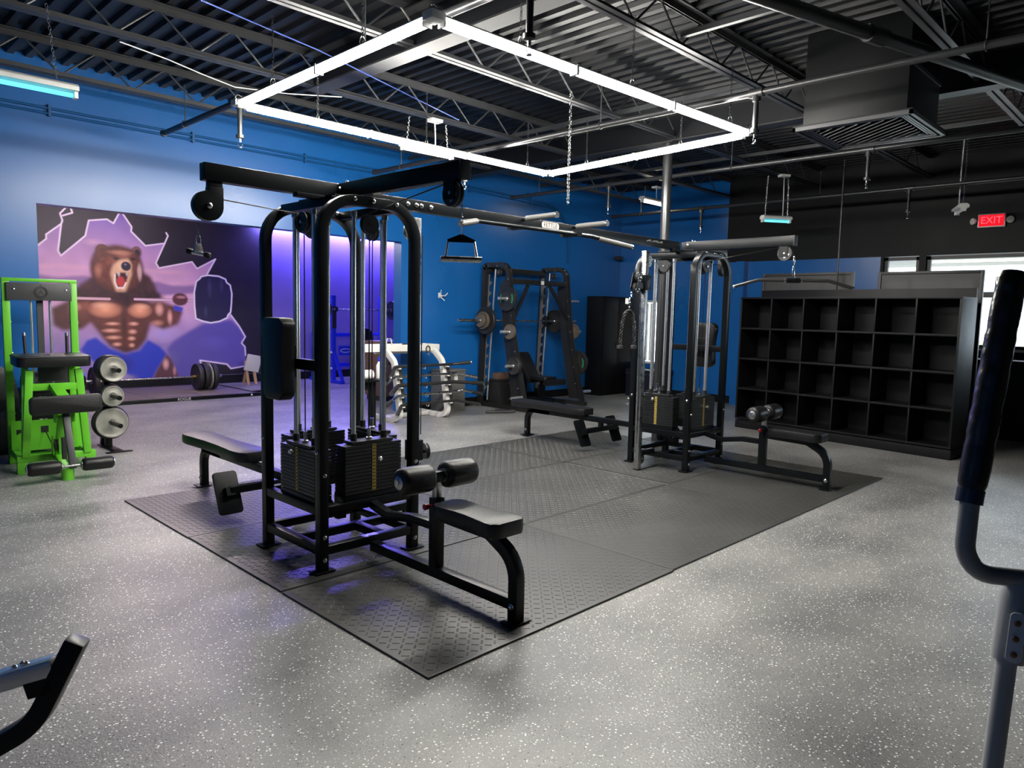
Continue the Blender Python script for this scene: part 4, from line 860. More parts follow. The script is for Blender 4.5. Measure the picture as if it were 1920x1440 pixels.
part('emblem_ring', MB().tube([(math.cos(k*PI/12)*.052-.0, .483, 1.575+math.sin(k*PI/12)*.052) for k in range(24)], .004, 5, True).tube([(math.cos(k*PI/12)*.040, .483, 1.575+math.sin(k*PI/12)*.040) for k in range(24)], .002, 4, True).box(-.002, .002, .481, .4845, 1.622, 1.648).box(-.002, .002, .481, .4845, 1.502, 1.528).box(.047, .073, .481, .4845, 1.573, 1.577).box(-.073, -.047, .481, .4845, 1.573, 1.577), M_IRON, hp)
text_part('lettering', 'A', .065, M_IRON, hp, (0, .4835, 1.575), (PI/2, 0, 0), .001)
bolt(G, (-.21, .485, 1.60), (0, -1, 0), .8); bolt(G, (.20, .485, 1.60), (0, -1, 0), .8)
part('centre_post', MB().box(-.025, .025, .56, .60, .1, 1.60), M_DGREY, G)
st = part('weight_stack', MB().box(-.16, .10, .49, .60, .30, .33), M_IRON, G)
for k in range(13): part('plate', MB().box(-.16, .10, .485, .60, .34+k*.028, .364+k*.028), M_WPL, st, .002)
for k in range(7): part('weight_print', MB().box(-.05, -.022, .483, .4845, .352+k*.042, .360+k*.042).box(-.01, .012, .483, .4845, .352+k*.042, .360+k*.042), M_FIX, st)
part('rear_sheet', MB().box(-.06, .22, .40, .43, .76, .92), M_DGREY, G, .004)
part('seat', MB().prism(rrect(.56, .46, .06), (0, .12, .925), (1, 0, 0), (0, 1, 0), (0, 0, .10)), M_VINYL, G, .02)
part('seat_piping', MB().tube([(x, y+.12, 1.012) for x, y in rrect(.566, .466, .06)], .004, 5, True), M_DGREY, G)
part('shin_pad', MB().prism(rrect(.53, .155, .035), (.02, -.36, .625), (1, 0, .015), (0, .12, 1), (0, -.07, .01)), M_VINYL, G, .018)
part('pad_arm', MB().sweep([(.0, -.03, .755), (.02, -.30, .665)], (1, 0, 0), .09, .05), M_GREEN, G, .004)
part('pivot_bracket', MB().prism(circ(.055, 16)+[], (-.055, -.30, .52), (0, 1, 0), (0, 0, 1), (.012, 0, 0)).prism(circ(.055, 16), (.075, -.30, .52), (0, 1, 0), (0, 0, 1), (.012, 0, 0)), M_GREEN, G)
part('pivot_post', MB().sweep([(.0, -.05, .16), (.0, -.27, .52)], (1, 0, 0), .05, .05), M_GREEN, G, .004)
part('front_spine', MB().sweep([(0, -.035, .13), (0, -.46, .07)], (1, 0, 0), .055, .05), M_GREEN, G, .004)
part('front_foot', MB().cyl((0, -.46, 0), (0, -.46, .10), .05, 18), M_GREEN, G)
part('lever_arm', MB().sweep([(.02, -.33, .57), (.035, -.50, .10)], (1, 0, 0), .05, .055), M_DGREY, G, .004)
part('lever_stop', MB().box(-.035, -.005, -.49, -.44, .18, .36), M_RUBBER, G); part('roller_axle', MB().cyl((-.30, -.52, .125), (.34, -.52, .125), .011, 10), M_STEEL, G)
for c in (-.175, .215): foam_roller(G, (c, -.52, .125), (1 if c > 0 else -1, 0, 0), .055, .24)
pulley(G, (-.03, -.14, .25), (1, 0, 0), .055, holes=False); part('pulley_cheek', MB().prism([(-.06, -.08), (.05, -.08), (.03, .08), (-.03, .08)], (-.055, -.14, .25), (0, 1, 0), (0, 0, 1), (.006, 0, 0)).prism([(-.06, -.08), (.05, -.08), (.03, .08), (-.03, .08)], (-.011, -.14, .25), (0, 1, 0), (0, 0, 1), (.006, 0, 0)), M_GREEN, G)
part('cable', MB().cyl((-.02, .42, .30), (-.03, -.10, .20), .005, 6), M_CABLE, G)
# ---------------------------------------------------------------- plates and plate tree
def disc_plate(name, label, c, ax, r, th, m, group=None, hole=.026, ring=True, hub=None, accents=None, cat='weight plate', parent=None):
    c, ax = Vector(c), Vector(ax).normalized()
    t = thing(name, label, cat, tuple(c), 0, group)
    part('disc', MB().lathe(-ax*th/2, ax, [(0, hole), (0, r*.42), (.004, r*.5), (.004, r*.84), (0, r*.88), (0, r*.97), (th*.15, r), (th*.85, r), (th, r*.97), (th, r*.88), (th-.004, r*.84), (th-.004, r*.5), (th, r*.42), (th, hole)], 36), m, t)
    part('hub_ring', MB().lathe(-ax*(th/2+.002), ax, [(0, hole-.004), (0, hole+.012), (th+.004, hole+.012), (th+.004, hole-.004)], 20), hub or M_STEEL, t)
    if accents:
        ex = ax.cross(Vector((0, 0, 1))).normalized(); ey = Vector((0, 0, 1)); mb = MB()
        for a0 in accents:
            for sd in (-1, 1):
                for k in range(6):
                    a = a0-.55+k*.19; p0 = ax*(sd*(th/2-.0035)); 
                    def q(a, rr): return p0+(ex*math.cos(a)+ey*math.sin(a))*rr
                    mb.faces([q(a, r*.60), q(a+.15, r*.60), q(a+.15, r*.74), q(a, r*.74)], [(0, 1, 2, 3)])
        part('rim_print', mb, M_GRNP, t, smooth=False)
    return t
M_GRNP = mat('green_print', (.02, .26, .10), .5)
T = thing('plate_tree', 'black weight plate tree beside the green machine', 'plate tree', (2.34, 8.15, 0))
part('base', MB().box(-.05, .05, -.34, .20, 0, .012).box(-.12, .12, -.36, -.30, 0, .010), M_FRAME, T, .003)
part('mast', MB().box(-.03, .03, -.03, .03, 0.012, .93), M_FRAME, T, .004); part('brace', MB().sweep([(0, .18, .012), (0, .02, .50)], (1, 0, 0), .05, .04), M_FRAME, T)
for z, y in ((.83, 0), (.555, 0), (.275, 0)): part('peg', MB().cyl((0, -.03, z), (0, -.40, z), .0235, 14), M_FRAME, T)
for z, r, n, th, m, lb in ((.83, .125, 4, .045, M_PLATEG, 'grey iron weight plate of the stack on the top peg of the tree'), (.555, .105, 3, .045, M_PLATEG, 'small grey iron weight plate on the middle peg of the tree'), (.275, .155, 2, .042, M_PLATEG, 'large worn grey weight plate with raised rim on the low peg')):
    for k in range(n): disc_plate('weight_plate', lb if k == n-1 else 'black iron weight plate, %s from the mast on the %s peg of the tree' % (ORD[k], {4: 'top', 3: 'middle', 2: 'low'}[n]), (2.34, 8.10-k*(th+.003)-.03, z), (0, -1, 0), r if k == n-1 else r*1.12, th, m if k == n-1 else M_IRON, 'plates on the plate tree')
for z, r, lb in ((.90, .20, 'big black bumper plate leaning on the wall behind the green machine'),): pass
# dark padded machine standing behind the green one
t = thing('ab_machine', 'dark exercise machine with round side shield behind the green machine', 'exercise machine', (1.60, 8.26, 0))
part('side_shield', MB().prism([(-.13, 0), (.13, 0), (.14, .5), (.10, .72), (0, .80), (-.10, .72), (-.14, .5)], (-.16, -.13, .08), (1, 0, 0), (0, 0, 1), (0, .03, 0)), M_DGREY, t, .008)
part('emblem', MB().tube([(-.12+math.cos(k*PI/10)*.055, -.132, .42+math.sin(k*PI/10)*.055) for k in range(20)], .005, 5, True), mat('faint_blue_print', (.02, .06, .16), .5), t)
part('frame', MB().box(-.30, .60, .06, .12, 0, .06).box(-.25, -.19, .06, .12, .06, .85).box(.50, .56, .06, .12, .06, .78), M_FRAME, t, .004)
part('roll_pad', MB().lathe((.02, -.04, .70), (1, 0, 0), [(0, .05), (0, .09), (.03, .12), (.50, .12), (.53, .09), (.53, .05)], 22), M_VINYL, t)
part('lower_pad', MB().lathe((.10, -.03, .36), (1, 0, 0), [(0, .05), (0, .12), (.03, .15), (.42, .15), (.45, .12), (.45, .05)], 22), M_VINYL, t)
t = thing('wall_switch', 'white wall plate on the blue wall beside the green machine', 'wall plate', (1.36, YB-.001, .62)); part('plate', MB().box(-.05, .05, -.008, 0, -.10, .10), M_FIX, t, .003); part('toggle', MB().box(-.008, .008, -.02, -.008, -.015, .015), M_FIX, t)
# ================================================================ ALCOVE
PLX0, PLX1, PLY0, PLY1 = 3.10, 5.82, 11.50, 13.42
P_ = thing('lifting_platform', 'low lifting platform with dark steel border in front of the bear mural', 'platform', (PLX0, PLY0, 0))
w_, l_ = PLX1-PLX0, PLY1-PLY0
part('frame_rail', MB().box(0, w_-.16, 0, .06, 0, .055), M_FRAME, P_, .004); part('frame_rail', MB().box(0, w_-.16, l_-.06, l_, 0, .055), M_FRAME, P_, .004)
part('frame_rail', MB().box(0, .06, .06, l_-.06, 0, .055), M_FRAME, P_, .004); part('frame_rail', MB().box(w_-.22, w_-.16, .06, l_-.06, 0, .055), M_FRAME, P_, .004)
M_PLY = mat('worn_rubber_tile', (.135, .110, .10), .55, noise=(3, .2))
for k in range(3): part('deck_tile', MB().box(.06+k*(w_-.28)/3+.003, .06+(k+1)*(w_-.28)/3-.003, .06, l_-.06, 0, .050), M_PLY, P_, .002)
part('end_step', MB().box(w_-.16, w_-.005, .02, .10, 0, .05), M_FRAME, P_); part('end_step', MB().box(w_-.16, w_+.05, .34, .40, .02, .05), M_FRAME, P_)
part('red_end', MB().box(w_-.005, w_+.09, .0, .09, .01, .055), M_RED, P_, .004)
for dx in (.32, .16, .02): bolt(P_, (w_-dx, 0 if dx > .2 else .02, .03), (0, -1, 0), 1.4)
text_part('lettering', 'ROGUE', .05, M_FIX, P_, (1.30, -.002, .029), (PI/2, 0, 0), .0008, .20, 1.0)
BY = 12.45
t = thing('barbell', 'long steel barbell loaded on the lifting platform', 'barbell', (0, BY, .282))
part('shaft', MB().cyl((3.55, 0, 0), (4.90, 0, 0), .014, 12), M_STEEL, t)
M_BRASS = mat('brass_sleeve_collar', (.55, .38, .12), .3, 1.)
for s, x in ((1, 4.90), (-1, 3.55)):
    part('collar', MB().cyl((x, 0, 0), (x+s*.05, 0, 0), .034, 16), M_BRASS, t); part('sleeve', MB().cyl((x+s*.05, 0, 0), (x+s*.50, 0, 0), .025, 16), M_STEEL, t)
for k, (xx, lb, m) in enumerate(((4.99, 'black bumper plate on the inside of the platform barbell', M_RUBBER), (5.09, 'black bumper plate with pale edge on the platform barbell', M_RUBBER), (5.17, 'thin grey edged bumper plate between the black ones', M_PLATEG), (5.24, 'black bumper plate outermost at the barbell end with free sleeve', M_RUBBER))):
    disc_plate('bumper_plate', lb, (xx, BY, .282), (1, 0, 0), .225, .026 if k == 2 else .07, m, 'bumper plates on the platform barbell', .0255)
for xx in (3.40,): disc_plate('bumper_plate', 'black bumper plate on the barbell end hidden by the plate tree', (xx, BY, .282), (1, 0, 0), .225, .07, M_RUBBER, 'bumper plates on the platform barbell', .0255)
t = thing('folding_sign', 'pale folding board on a wooden easel at the mural wall', 'sign', (6.33, 13.36, 0))
part('board', MB().box(-.17, .12, -.02, .02, .26, .58, Matrix.Rotation(.16, 4, 'X') @ Matrix.Rotation(.2, 4, 'Y')), M_PINK, t, .004)
M_OAK = mat('pale_wood', (.42, .26, .13), .5, noise=(10, .2))
for x in (-.05, .10): part('leg', MB().sweep([(x, -.10, 0), (x, .03, .45)], (1, 0, 0), .05, .03), M_OAK, t)
part('rear_leg', MB().sweep([(.02, .26, 0), (.02, .06, .45)], (1, 0, 0), .05, .03), M_OAK, t)
# blue squat rack with bench and barbell
R_ = thing('squat_rack', 'royal blue squat rack with bar holders in the lit alcove', 'squat rack', (8.42, 12.75, 0))
for x in (-.60, .55):
    part('upright', MB().box(x-.04, x+.04, -.04, .04, .06, 1.76), M_BLUEF, R_, .005); part('rear_upright', MB().box(x-.04, x+.04, .72, .80, .06, 1.0), M_BLUEF, R_, .005)
    part('base_rail', MB().box(x-.05, x+.05, -.35, .85, 0, .06), M_BLUEF, R_, .005); part('side_rail', MB().box(x-.03, x+.03, .04, .72, .94, 1.0), M_BLUEF, R_, .004)
    part('bar_hook', MB().box(x-.03, x+.03, -.13, -.04, 1.44, 1.47).box(x-.03, x+.03, -.135, -.12, 1.44, 1.53), M_IRON, R_)
    part('hook_plate', MB().box(x-.045, x+.045, -.05, -.04, 1.10, 1.54), M_IRON, R_)
    for z in (.55, .95): part('plate_peg', MB().cyl((x-.04, .30, z), (x-.20, .30, z), .022, 12), M_STEEL, R_)
    part('gusset', MB().sweep([(x, -.04, .62), (x, -.34, .06)], (1, 0, 0), .05, .06), M_BLUEF, R_)
    for z in (.30, .62): part('peg_end', MB().cyl((x-.06, -.05, z), (x-.16, -.05, z), .02, 12), M_FIX, R_)
part('cross_rail', MB().box(-.56, .51, .73, .79, .25, .33), M_BLUEF, R_, .004); part('cross_rail', MB().box(-.56, .51, .73, .79, .90, .98), M_BLUEF, R_, .004)
part('name_board', MB().box(-.50, -.10, -.045, -.03, .55, .75), M_BLUEF, R_, .004); part('name_print', MB().tube([(-.34+math.cos(k*PI/8)*.12, -.048, .65+math.sin(k*PI/8)*.035) for k in range(16)], .006, 5, True), M_FIX, R_)
t = thing('barbell', 'barbell resting in the hooks of the blue squat rack', 'barbell', (8.395, 12.665, 1.482)); part('shaft', MB().cyl((-.66, 0, 0), (.66, 0, 0), .014, 10), M_STEEL, t)
for s in (-1, 1): part('sleeve', MB().cyl((s*.66, 0, 0), (s*1.05, 0, 0), .025, 12), M_STEEL, t)
for s, lb in ((-1, 'black iron plate at the rack barbell end towards the mural'), (1, 'black iron plate at the rack barbell end near the blue wall edge')): disc_plate('weight_plate', lb, (8.395+s*.80, 12.665, 1.482), (1, 0, 0), .20, .05, M_IRON, 'plates on the rack barbell', .0255)
t = thing('bench', 'incline bench with upright back pad in the blue squat rack', 'bench', (8.45, 12.25, 0))
part('frame', MB().box(-.03, .03, -.75, .35, .03, .09).box(-.25, .25, -.78, -.71, 0, .06).box(-.25, .25, .30, .37, 0, .06).box(-.03, .03, -.30, -.23, .09, .42).box(-.03, .03, .12, .19, .09, .42), M_BLUEF, t, .004)
part('seat_pad', MB().prism(rrect(.30, .42, .05), (0, -.30, .42), (1, 0, 0), (0, 1, 0), (0, 0, .06)), M_VINYL, t, .012)
part('back_pad', MB().prism(rrect(.30, .62, .14, 8), (-.12, .02, .80), (1, 0, 0), (0, .25, 1), (0, .06, -.015)), M_VINYL, t, .012)
t = thing('plyo_box', 'brown wooden box standing inside the alcove behind the wall edge', 'box', (7.13, 9.90, 0)); part('box_body', MB().box(-.30, .32, -.25, .25, .08, .98), M_WOOD, t, .006); part('hand_hole', MB().prism(rrect(.14, .05, .024), (-.12, -.2515, .62), (1, 0, 0), (0, 0, 1), (0, -.001, 0)), M_IRON, t); part('plinth', MB().box(-.28, .30, -.23, .23, 0, .08), M_IRON, t)
# ================================================================ WHITE HANDLE RACK
K = thing('handle_rack', 'white curved storage rack for cable handles by the blue wall', 'storage rack', (6.12, 7.95, 0))
for x in (-.42, .40):
    pf = fillet([(x, .30, .94), (x, .02, .94), (x, -.16, .80), (x, -.30, .08), (x, -.16, .03), (x, .40, .03)], [.14, .12, .10, .08], 6)
    part('side_frame', MB().sweep(pf, (1, 0, 0), .06, .075), M_WHITE, K, .006)
    part('hook_strip', MB().sweep([(x+.036, -.21, .76), (x+.036, -.32, .18)], (1, 0, 0), .012, .11), M_IRON, K)
    for k in range(5): part('hook', MB().box(x-.02, x+.02, -.29-k*.022, -.22-k*.022, .715-k*.125, .729-k*.125), M_WHITE, K)
part('tray', MB().box(-.78, .50, .02, .34, .93, .955).box(-.78, .50, .02, .035, .955, 1.02).box(-.78, .50, .325, .34, .955, 1.02).box(-.78, -.765, .035, .325, .955, 1.02).box(.485, .50, .035, .325, .955, 1.02), M_WHITE, K, .003)
part('cross_tie', MB().box(-.39, .37, .10, .16, .005, .055), M_WHITE, K, .004); part('cross_tie', MB().box(-.39, .37, .30, .36, .88, .925), M_WHITE, K, .004)
def bar_at(k, name, label, pts, r, m, gm=None, extra=None):
    r *= 1.45; y, z = 7.95-.262-k*.022, .731+r-k*.125
    t = thing(name, label, 'cable handle', (6.12, y, z), 0, None); part('bar', MB().tube(fillet([Vector(p) for p in pts], .05, 4), r, 10), m, t)
    for a, b in ((pts[0], pts[1]), (pts[-1], pts[-2])):
        a, b = Vector(a), Vector(b); d = (b-a).normalized(); part('grip', MB().cyl(a, a+d*min(.16, (b-a).length*.9), r+.006, 12), gm or M_RUBBER, t); part('end_plug', MB().cyl(a-d*.010, a, r+.004, 10), M_BOLT, t)
    if extra: part('eyelet', MB().tube([(math.cos(q*PI/5)*.02, 0, -r-.014+math.sin(q*PI/5)*.018) for q in range(10)], .004, 6, True), M_BOLT, t)
bar_at(0, 'multi_grip_bar', 'black multi grip bar on the top hooks of the white rack', [(-.62, -.10, -.12), (-.50, -.02, .0), (.50, 0, .0), (.72, -.14, .03)], .013, M_IRON, M_RUBBER, True)
bar_at(1, 'long_curl_bar', 'chrome bar with drooping ends below the top bar of the white rack', [(-.80, -.14, -.10), (-.52, -.03, 0), (.54, -.02, 0), (.82, -.14, -.06)], .012, M_STEEL, M_STEEL, True)
bar_at(2, 'thick_grip_bar', 'thick black grip bar on the middle hooks of the white rack', [(-.66, -.12, -.09), (-.48, -.02, 0), (.50, -.02, 0), (.92, -.14, -.03)], .017, M_IRON, M_RUBBER, True)
bar_at(3, 'chrome_curl_bar', 'chrome curl bar with snap hooks on the white rack', [(-.78, -.12, -.11), (-.50, -.03, 0), (.52, -.02, 0), (.60, -.05, .015), (.90, -.12, -.05)], .013, M_STEEL, M_RUBBER, True)
bar_at(4, 'short_black_bar', 'black bent bar on the lowest hooks of the white rack', [(-.60, -.12, -.12), (-.46, -.02, 0), (.50, -.02, 0), (.84, -.12, -.07)], .013, M_IRON, M_IRON, True)
# things in the tray
t = thing('stirrup_attachment', 'small white stirrup handle lying in the rack tray', 'cable handle', (5.85, 8.12, .957)); part('loop', MB().tube([(-.06, 0, .012), (.06, 0, .012), (.03, 0, .14), (-.03, 0, .14)], .008, 6, True), M_FIX, t); part('strap', MB().box(-.012, .012, -.004, .004, .135, .165), M_IRON, t)
t = thing('pouch', 'black pouch lying in the tray of the white rack', 'pouch', (6.25, 8.12, .957)); part('body', MB().prism(rrect(.30, .12, .03), (0, .0, 0), (1, 0, 0), (0, 1, 0), (0, 0, .07)), M_RUBBER, t, .01); part('flap', MB().box(-.14, .14, -.062, -.058, .02, .06), M_IRON, t)
t = thing('strap_loop', 'black strap loop hung over the rack tray edge', 'strap', (6.40, 7.955, .96)); part('webbing', MB().tube([(math.sin(k*PI/6)*.035, 0, -.02-.10*(1-math.cos(k*PI/6))/2+.06) for k in range(12)], .008, 6, True), M_RUBBER, t); part('ring', MB().tube([(math.cos(k*PI/4)*.016, -.012, -.075+math.sin(k*PI/4)*.016) for k in range(8)], .003, 5, True), M_BOLT, t)
t = thing('grey_box', 'grey lidded box with padlock standing by the blue wall', 'box', (7.02, 8.24, 0)); part('box_body', MB().box(-.20, .20, -.16, .16, 0, .60), mat('grey_box_paint', (.13, .13, .125), .5), t, .006); part('lid', MB().box(-.21, .21, -.17, .17, .602, .63), MATS['grey_box_paint'], t, .004); part('padlock', MB().box(-.03, .03, -.185, -.165, .47, .53).tube([(math.cos(k*PI/5)*.018, -.175, .535+math.sin(k*PI/5)*.022) for k in range(6)], .004, 5), M_FIX, t)
t = thing('wipe_stand', 'black cleaning stand with shelf between tower and handle rack', 'stand', (5.15, 7.50, 0)); part('base', MB().cyl((0, 0, 0), (0, 0, .015), .17, 24), M_FRAME, t); part('pole', MB().cyl((0, 0, .015), (0, 0, .60), .05, 16), M_FRAME, t); part('shelf', MB().box(-.22, .17, -.12, .12, .60, .625), M_FRAME, t, .004); part('bin_bracket', MB().box(-.21, -.10, -.06, .06, .50, .60), M_FRAME, t, .003); part('wire_rail', MB().tube([(-.21, -.11, .64), (.16, -.11, .64), (.16, .11, .64), (-.21, .11, .64)], .004, 5, True), M_FRAME, t)
t = thing('paper_roll', 'white paper roll lying on the cleaning stand', 'paper roll', (5.03, 7.47, .6255)); part('roll', MB().lathe((-.09, 0, .062), (1, 0, 0), [(0, .02), (0, .062), (.18, .062), (.18, .02)], 20), M_FIX, t); part('core', MB().cyl((-.091, 0, .062), (-.088, 0, .062), .021, 14), M_WOOD, t)
t = thing('spray_bottle', 'white spray bottle with blue trigger on the cleaning stand', 'bottle', (5.235, 7.47, .6255)); part('bottle', MB().lathe((0, 0, 0), (0, 0, 1), [(0, .035), (.01, .040), (.17, .040), (.205, .020), (.22, .015)], 18), M_FIX, t); part('trigger_head', MB().cyl((0, 0, .22), (0, 0, .25), .016, 10).box(-.018, .055, -.012, .012, .25, .275).box(.022, .030, -.006, .006, .205, .25), M_BLUEF, t); part('label_print', MB().box(-.012, -.004, -.0412, -.0405, .04, .05).box(-.012, .010, -.0412, -.0405, .06, .075).box(-.012, .006, -.0412, -.0405, .09, .10).box(-.012, .010, -.0412, -.0405, .115, .14), M_IRON, t, smooth=False)
t = thing('wall_hooks', 'white coat hook with clip on the blue wall', 'wall hook', (7.05, YB-.001, 1.735)); part('back_plate', MB().box(-.03, .03, -.006, 0, -.05, .03), M_FIX, t, .002)
for a, b in (((0, -.01, .0), (-.03, -.07, .07)), ((0, -.01, -.02), (-.06, -.07, -.03)), ((0, -.01, -.02), (.07, -.06, -.01)), ((.06, -.05, -.02), (.10, -.07, .03)), ((0, -.02, -.03), (.05, -.06, -.09))): part('prong', MB().cyl(a, b, .008, 8, .006), M_FIX, t)
t = thing('security_camera', 'small dark camera fixed on the blue wall near the corner', 'camera', (11.36, YB-.001, 2.575)); part('bracket', MB().cyl((0, 0, 0), (0, -.07, .0), .012, 10), M_IRON, t); part('housing', MB().box(-.06, .06, -.19, -.06, -.035, .035), M_IRON, t, .008); part('lens', MB().cyl((-.0, -.19, 0), (0, -.196, 0), .02, 14), M_DGREY, t); part('wire', MB().tube([(0, -.01, .01), (0, -.008, .3), (-.02, -.008, .75)], .005, 6), M_BLUE2, t)
t = thing('grip_bar_attachment', 'dark double grip bar lying on the bare floor by the bench', 'cable handle', (7.46, 7.58, 0)); part('grip', MB().cyl((-.22, .06, .022), (.20, -.14, .022), .017, 10), M_DGREY, t); part('grip', MB().cyl((-.16, .11, .022), (.26, -.07, .022), .017, 10), M_DGREY, t); part('bridge', MB().box(-.03, .09, -.05, .06, .012, .05), M_DGREY, t, .004)
# ================================================================ SMITH MACHINE
S_ = thing('smith_machine', 'black smith machine with angled side frames against the blue wall', 'smith machine', (8.52, 8.0, 0))
SX = (-.67, .68); M_CATCH = mat('grey_catch_strip', (.17, .165, .17), .4, .2); M_SMF = mat('charcoal_powder_coat', (.016, .0155, .015), .35)
for x in SX:
    part('side_frame', MB().sweep(fillet([(x, .42, .06), (x, .34, 2.22), (x, -.16, 2.22), (x, -.30, 1.1), (x, -.58, .06)], [.03, .16, .8], 8), (1, 0, 0), .075, .075), M_SMF, S_, .006)
    part('base_rail', MB().box(x-.04, x+.04, -.66, .47, 0, .06), M_SMF, S_, .005)
    part('frame_sheet', MB().prism([(.02, 1.90), (-.13, 2.05), (-.275, 1.1), (-.52, .10), (-.30, .10), (-.10, 1.1)], (x-.004, 0, 0), (0, 1, 0), (0, 0, 1), (.008, 0, 0)), M_IRON, S_)
    part('guide_rod', MB().cyl((x*.94, .30, .10), (x*.94, .16, 2.16), .014, 12), M_CHROME, S_)
    part('rod_stop', MB().cyl((x*.94, .283, .34), (x*.94, .280, .40), .03, 14), M_RUBBER, S_)
    po = [(-.03, 0), (.03, 0)]
    for k in range(11): z = .05+k*.165; po += [(.03, z), (.085, z+.05), (.075, z+.075), (.05, z+.055), (.03, z+.10)]
    po += [(.03, 1.88), (-.03, 1.88)]
    part('catch_strip', MB().prism(po, (x*.94, .40, .20), (0, -1, 0), (0, -.045, 1), (.006 if x > 0 else -.006, 0, 0)), M_CATCH, S_, smooth=False)
    pulley(S_, (x*.94, .08, 2.11), (1, 0, 0), .05, holes=False)
    for z in (2.2, 2.0, 1.7, 1.45, 1.2, .9, .62, .35): bolt(S_, (x-.038, -.16-.30*(2.22-z)/1.9, z), (-1, 0, 0), 1.0)
    for y in (.25, .05): bolt(S_, (x, y, 2.258), (0, 0, 1), 1.1); bolt(S_, (x-.038, y, 2.2), (-1, 0, 0), 1.1)
part('cross_rail', MB().box(SX[0]+.04, SX[1]-.04, .28, .34, 2.12, 2.20), M_SMF, S_, .005)
part('cross_rail', MB().box(SX[0]+.04, SX[1]-.04, -.20, -.15, 1.93, 2.01), M_SMF, S_, .005)
part('floor_tie', MB().box(SX[0]+.04, SX[1]-.04, .36, .44, .0, .06), M_SMF, S_, .005)
part('brace', MB().sweep([(SX[0]+.03, -.26, 1.40), (-.25, -.185, 1.93)], (0, 1, 0), .04, .05), M_SMF, S_); part('brace', MB().sweep([(SX[1]-.03, -.26, 1.40), (.25, -.185, 1.93)], (0, 1, 0), .04, .05), M_SMF, S_)
part('notice', MB().box(.03, .10, -.204, -.2005, 1.94, 2.0), M_FIX, S_)
PEG = {}
for s, x in ((-1, SX[0]), (1, SX[1])):
    for z in (1.70, 1.20, .69, .22):
        y = -.30-.0 if z < 1.1 else -.16-.14*(2.22-z)/1.12
        y = -.30-.28*(1.1-z)/1.04 if z < 1.1 else y
        part('plate_peg', MB().cyl((x+s*.038, y, z), (x+s*.26, y, z), .024, 14), M_CHROME, S_); PEG[(s, z)] = (8.52+x, 8.0+y, z)
def on_peg(s, z, k, r, th, m, label, acc=None):
    x, y, zz = PEG[(s, z)]; d = .045+k*(th+.003)+th/2
    disc_plate('weight_plate', label, (x+s*d, y, zz-.0), (s, 0, 0), r, th, m, 'plates stored on the smith machine', .0245, accents=acc)
on_peg(-1, 1.70, 0, .19, .055, M_IRON, 'black plate with green print on the high mural side peg', (0, PI))
on_peg(-1, 1.20, 0, .115, .05, M_PLATET, 'small taupe plate on the second peg of the smith frame')
on_peg(-1, .69, 0, .135, .035, M_IRON, 'dark grip plate against the frame on the lower mural side peg'); on_peg(-1, .69, 1, .135, .035, mat('dark_worn_iron', (.06, .055, .05), .4, .4, noise=(14, .3)), 'worn dark grip plate outermost on the lower mural side peg')
on_peg(1, 1.20, 0, .13, .05, M_PLATET, 'taupe plate on the smith frame beside the black cabinet'); on_peg(1, .69, 0, .20, .055, M_IRON, 'big black plate with green print beside the black cabinet', (0, PI))
SB = (8.52, 8.0+.205, 1.36)
t = thing('smith_bar', 'steel bar running on the guide rods of the smith machine', 'barbell', SB); part('shaft', MB().cyl((-.66, -.02, 0), (.68, -.02, 0), .014, 12), M_STEEL, t)
for s in (-1, 1):
    part('sleeve', MB().cyl((s*.72, -.02, 0), (s*1.34, -.02, 0), .024, 14), M_STEEL, t); part('sleeve_tip', MB().cyl((s*1.34, -.02, 0), (s*1.37, -.02, 0), .03, 14), M_BOLT, t); part('slide_block', MB().cyl((s*.63, .012, -.09), (s*.63, -.0, .09), .032, 14), M_FRAME, t)
for s, dx, r, m, lb in ((-1, .80, .215, M_IRON, 'large black plate on the smith bar end towards the handle rack'), (-1, .86, .135, M_PLATET, 'taupe plate outside the large black one on the smith bar'), (-1, .91, .10, M_PLATET, 'smallest taupe plate on the smith bar end'), (1, .82, .20, M_IRON, 'large black grip plate on the smith bar end by the cabinet')):
    disc_plate('weight_plate', lb, (SB[0]+s*dx, SB[1]-.02, SB[2]), (s, 0, 0), r, .05, m, 'plates on the smith bar', .0245)
t = thing('adjustable_bench', 'dark adjustable bench standing inside the smith machine', 'bench', (8.62, 7.86, 0))
part('base', MB().box(-.04, .04, -.32, .55, .05, .11).box(-.28, .28, -.36, -.29, 0, .06).box(-.22, .22, .32, .39, 0, .06), M_FRAME, t, .005); part('seat_pad', MB().prism(rrect(.30, .36, .05), (0, -.10, .42), (1, 0, 0), (0, 1, 0), (0, 0, .06)), M_VINYL, t, .012)
part('post', MB().box(-.03, .03, -.12, -.05, .11, .42), M_FRAME, t); part('back_pad', MB().prism(rrect(.30, .56, .05), (0, .22, .62), (1, 0, 0), (0, .55, .83), (0, .05, -.033)), M_VINYL, t, .012); part('support_arm', MB().sweep([(0, .30, .11), (0, .30, .66)], (1, 0, 0), .04, .05), M_FRAME, t)
part('foam_roller', MB().cyl((-.22, -.34, .40), (.22, -.34, .40), .05, 16), M_VINYL, t); part('roller_bar', MB().cyl((0, -.10, .44), (0, -.34, .40), .014, 8), M_STEEL, t)
t = thing('storage_bin', 'black plastic storage tote with clips behind the bench', 'bin', (8.12, 8.21, 0)); part('body', MB().box(-.19, .19, -.12, .12, .0, .40), M_RUBBER, t, .012); part('lid', MB().box(-.20, .20, -.13, .13, .402, .43), M_IRON, t, .008)
for z in (.36, .10): part('clip', MB().box(.02, .10, -.131, -.1215, z, z+.02), M_STEEL, t)
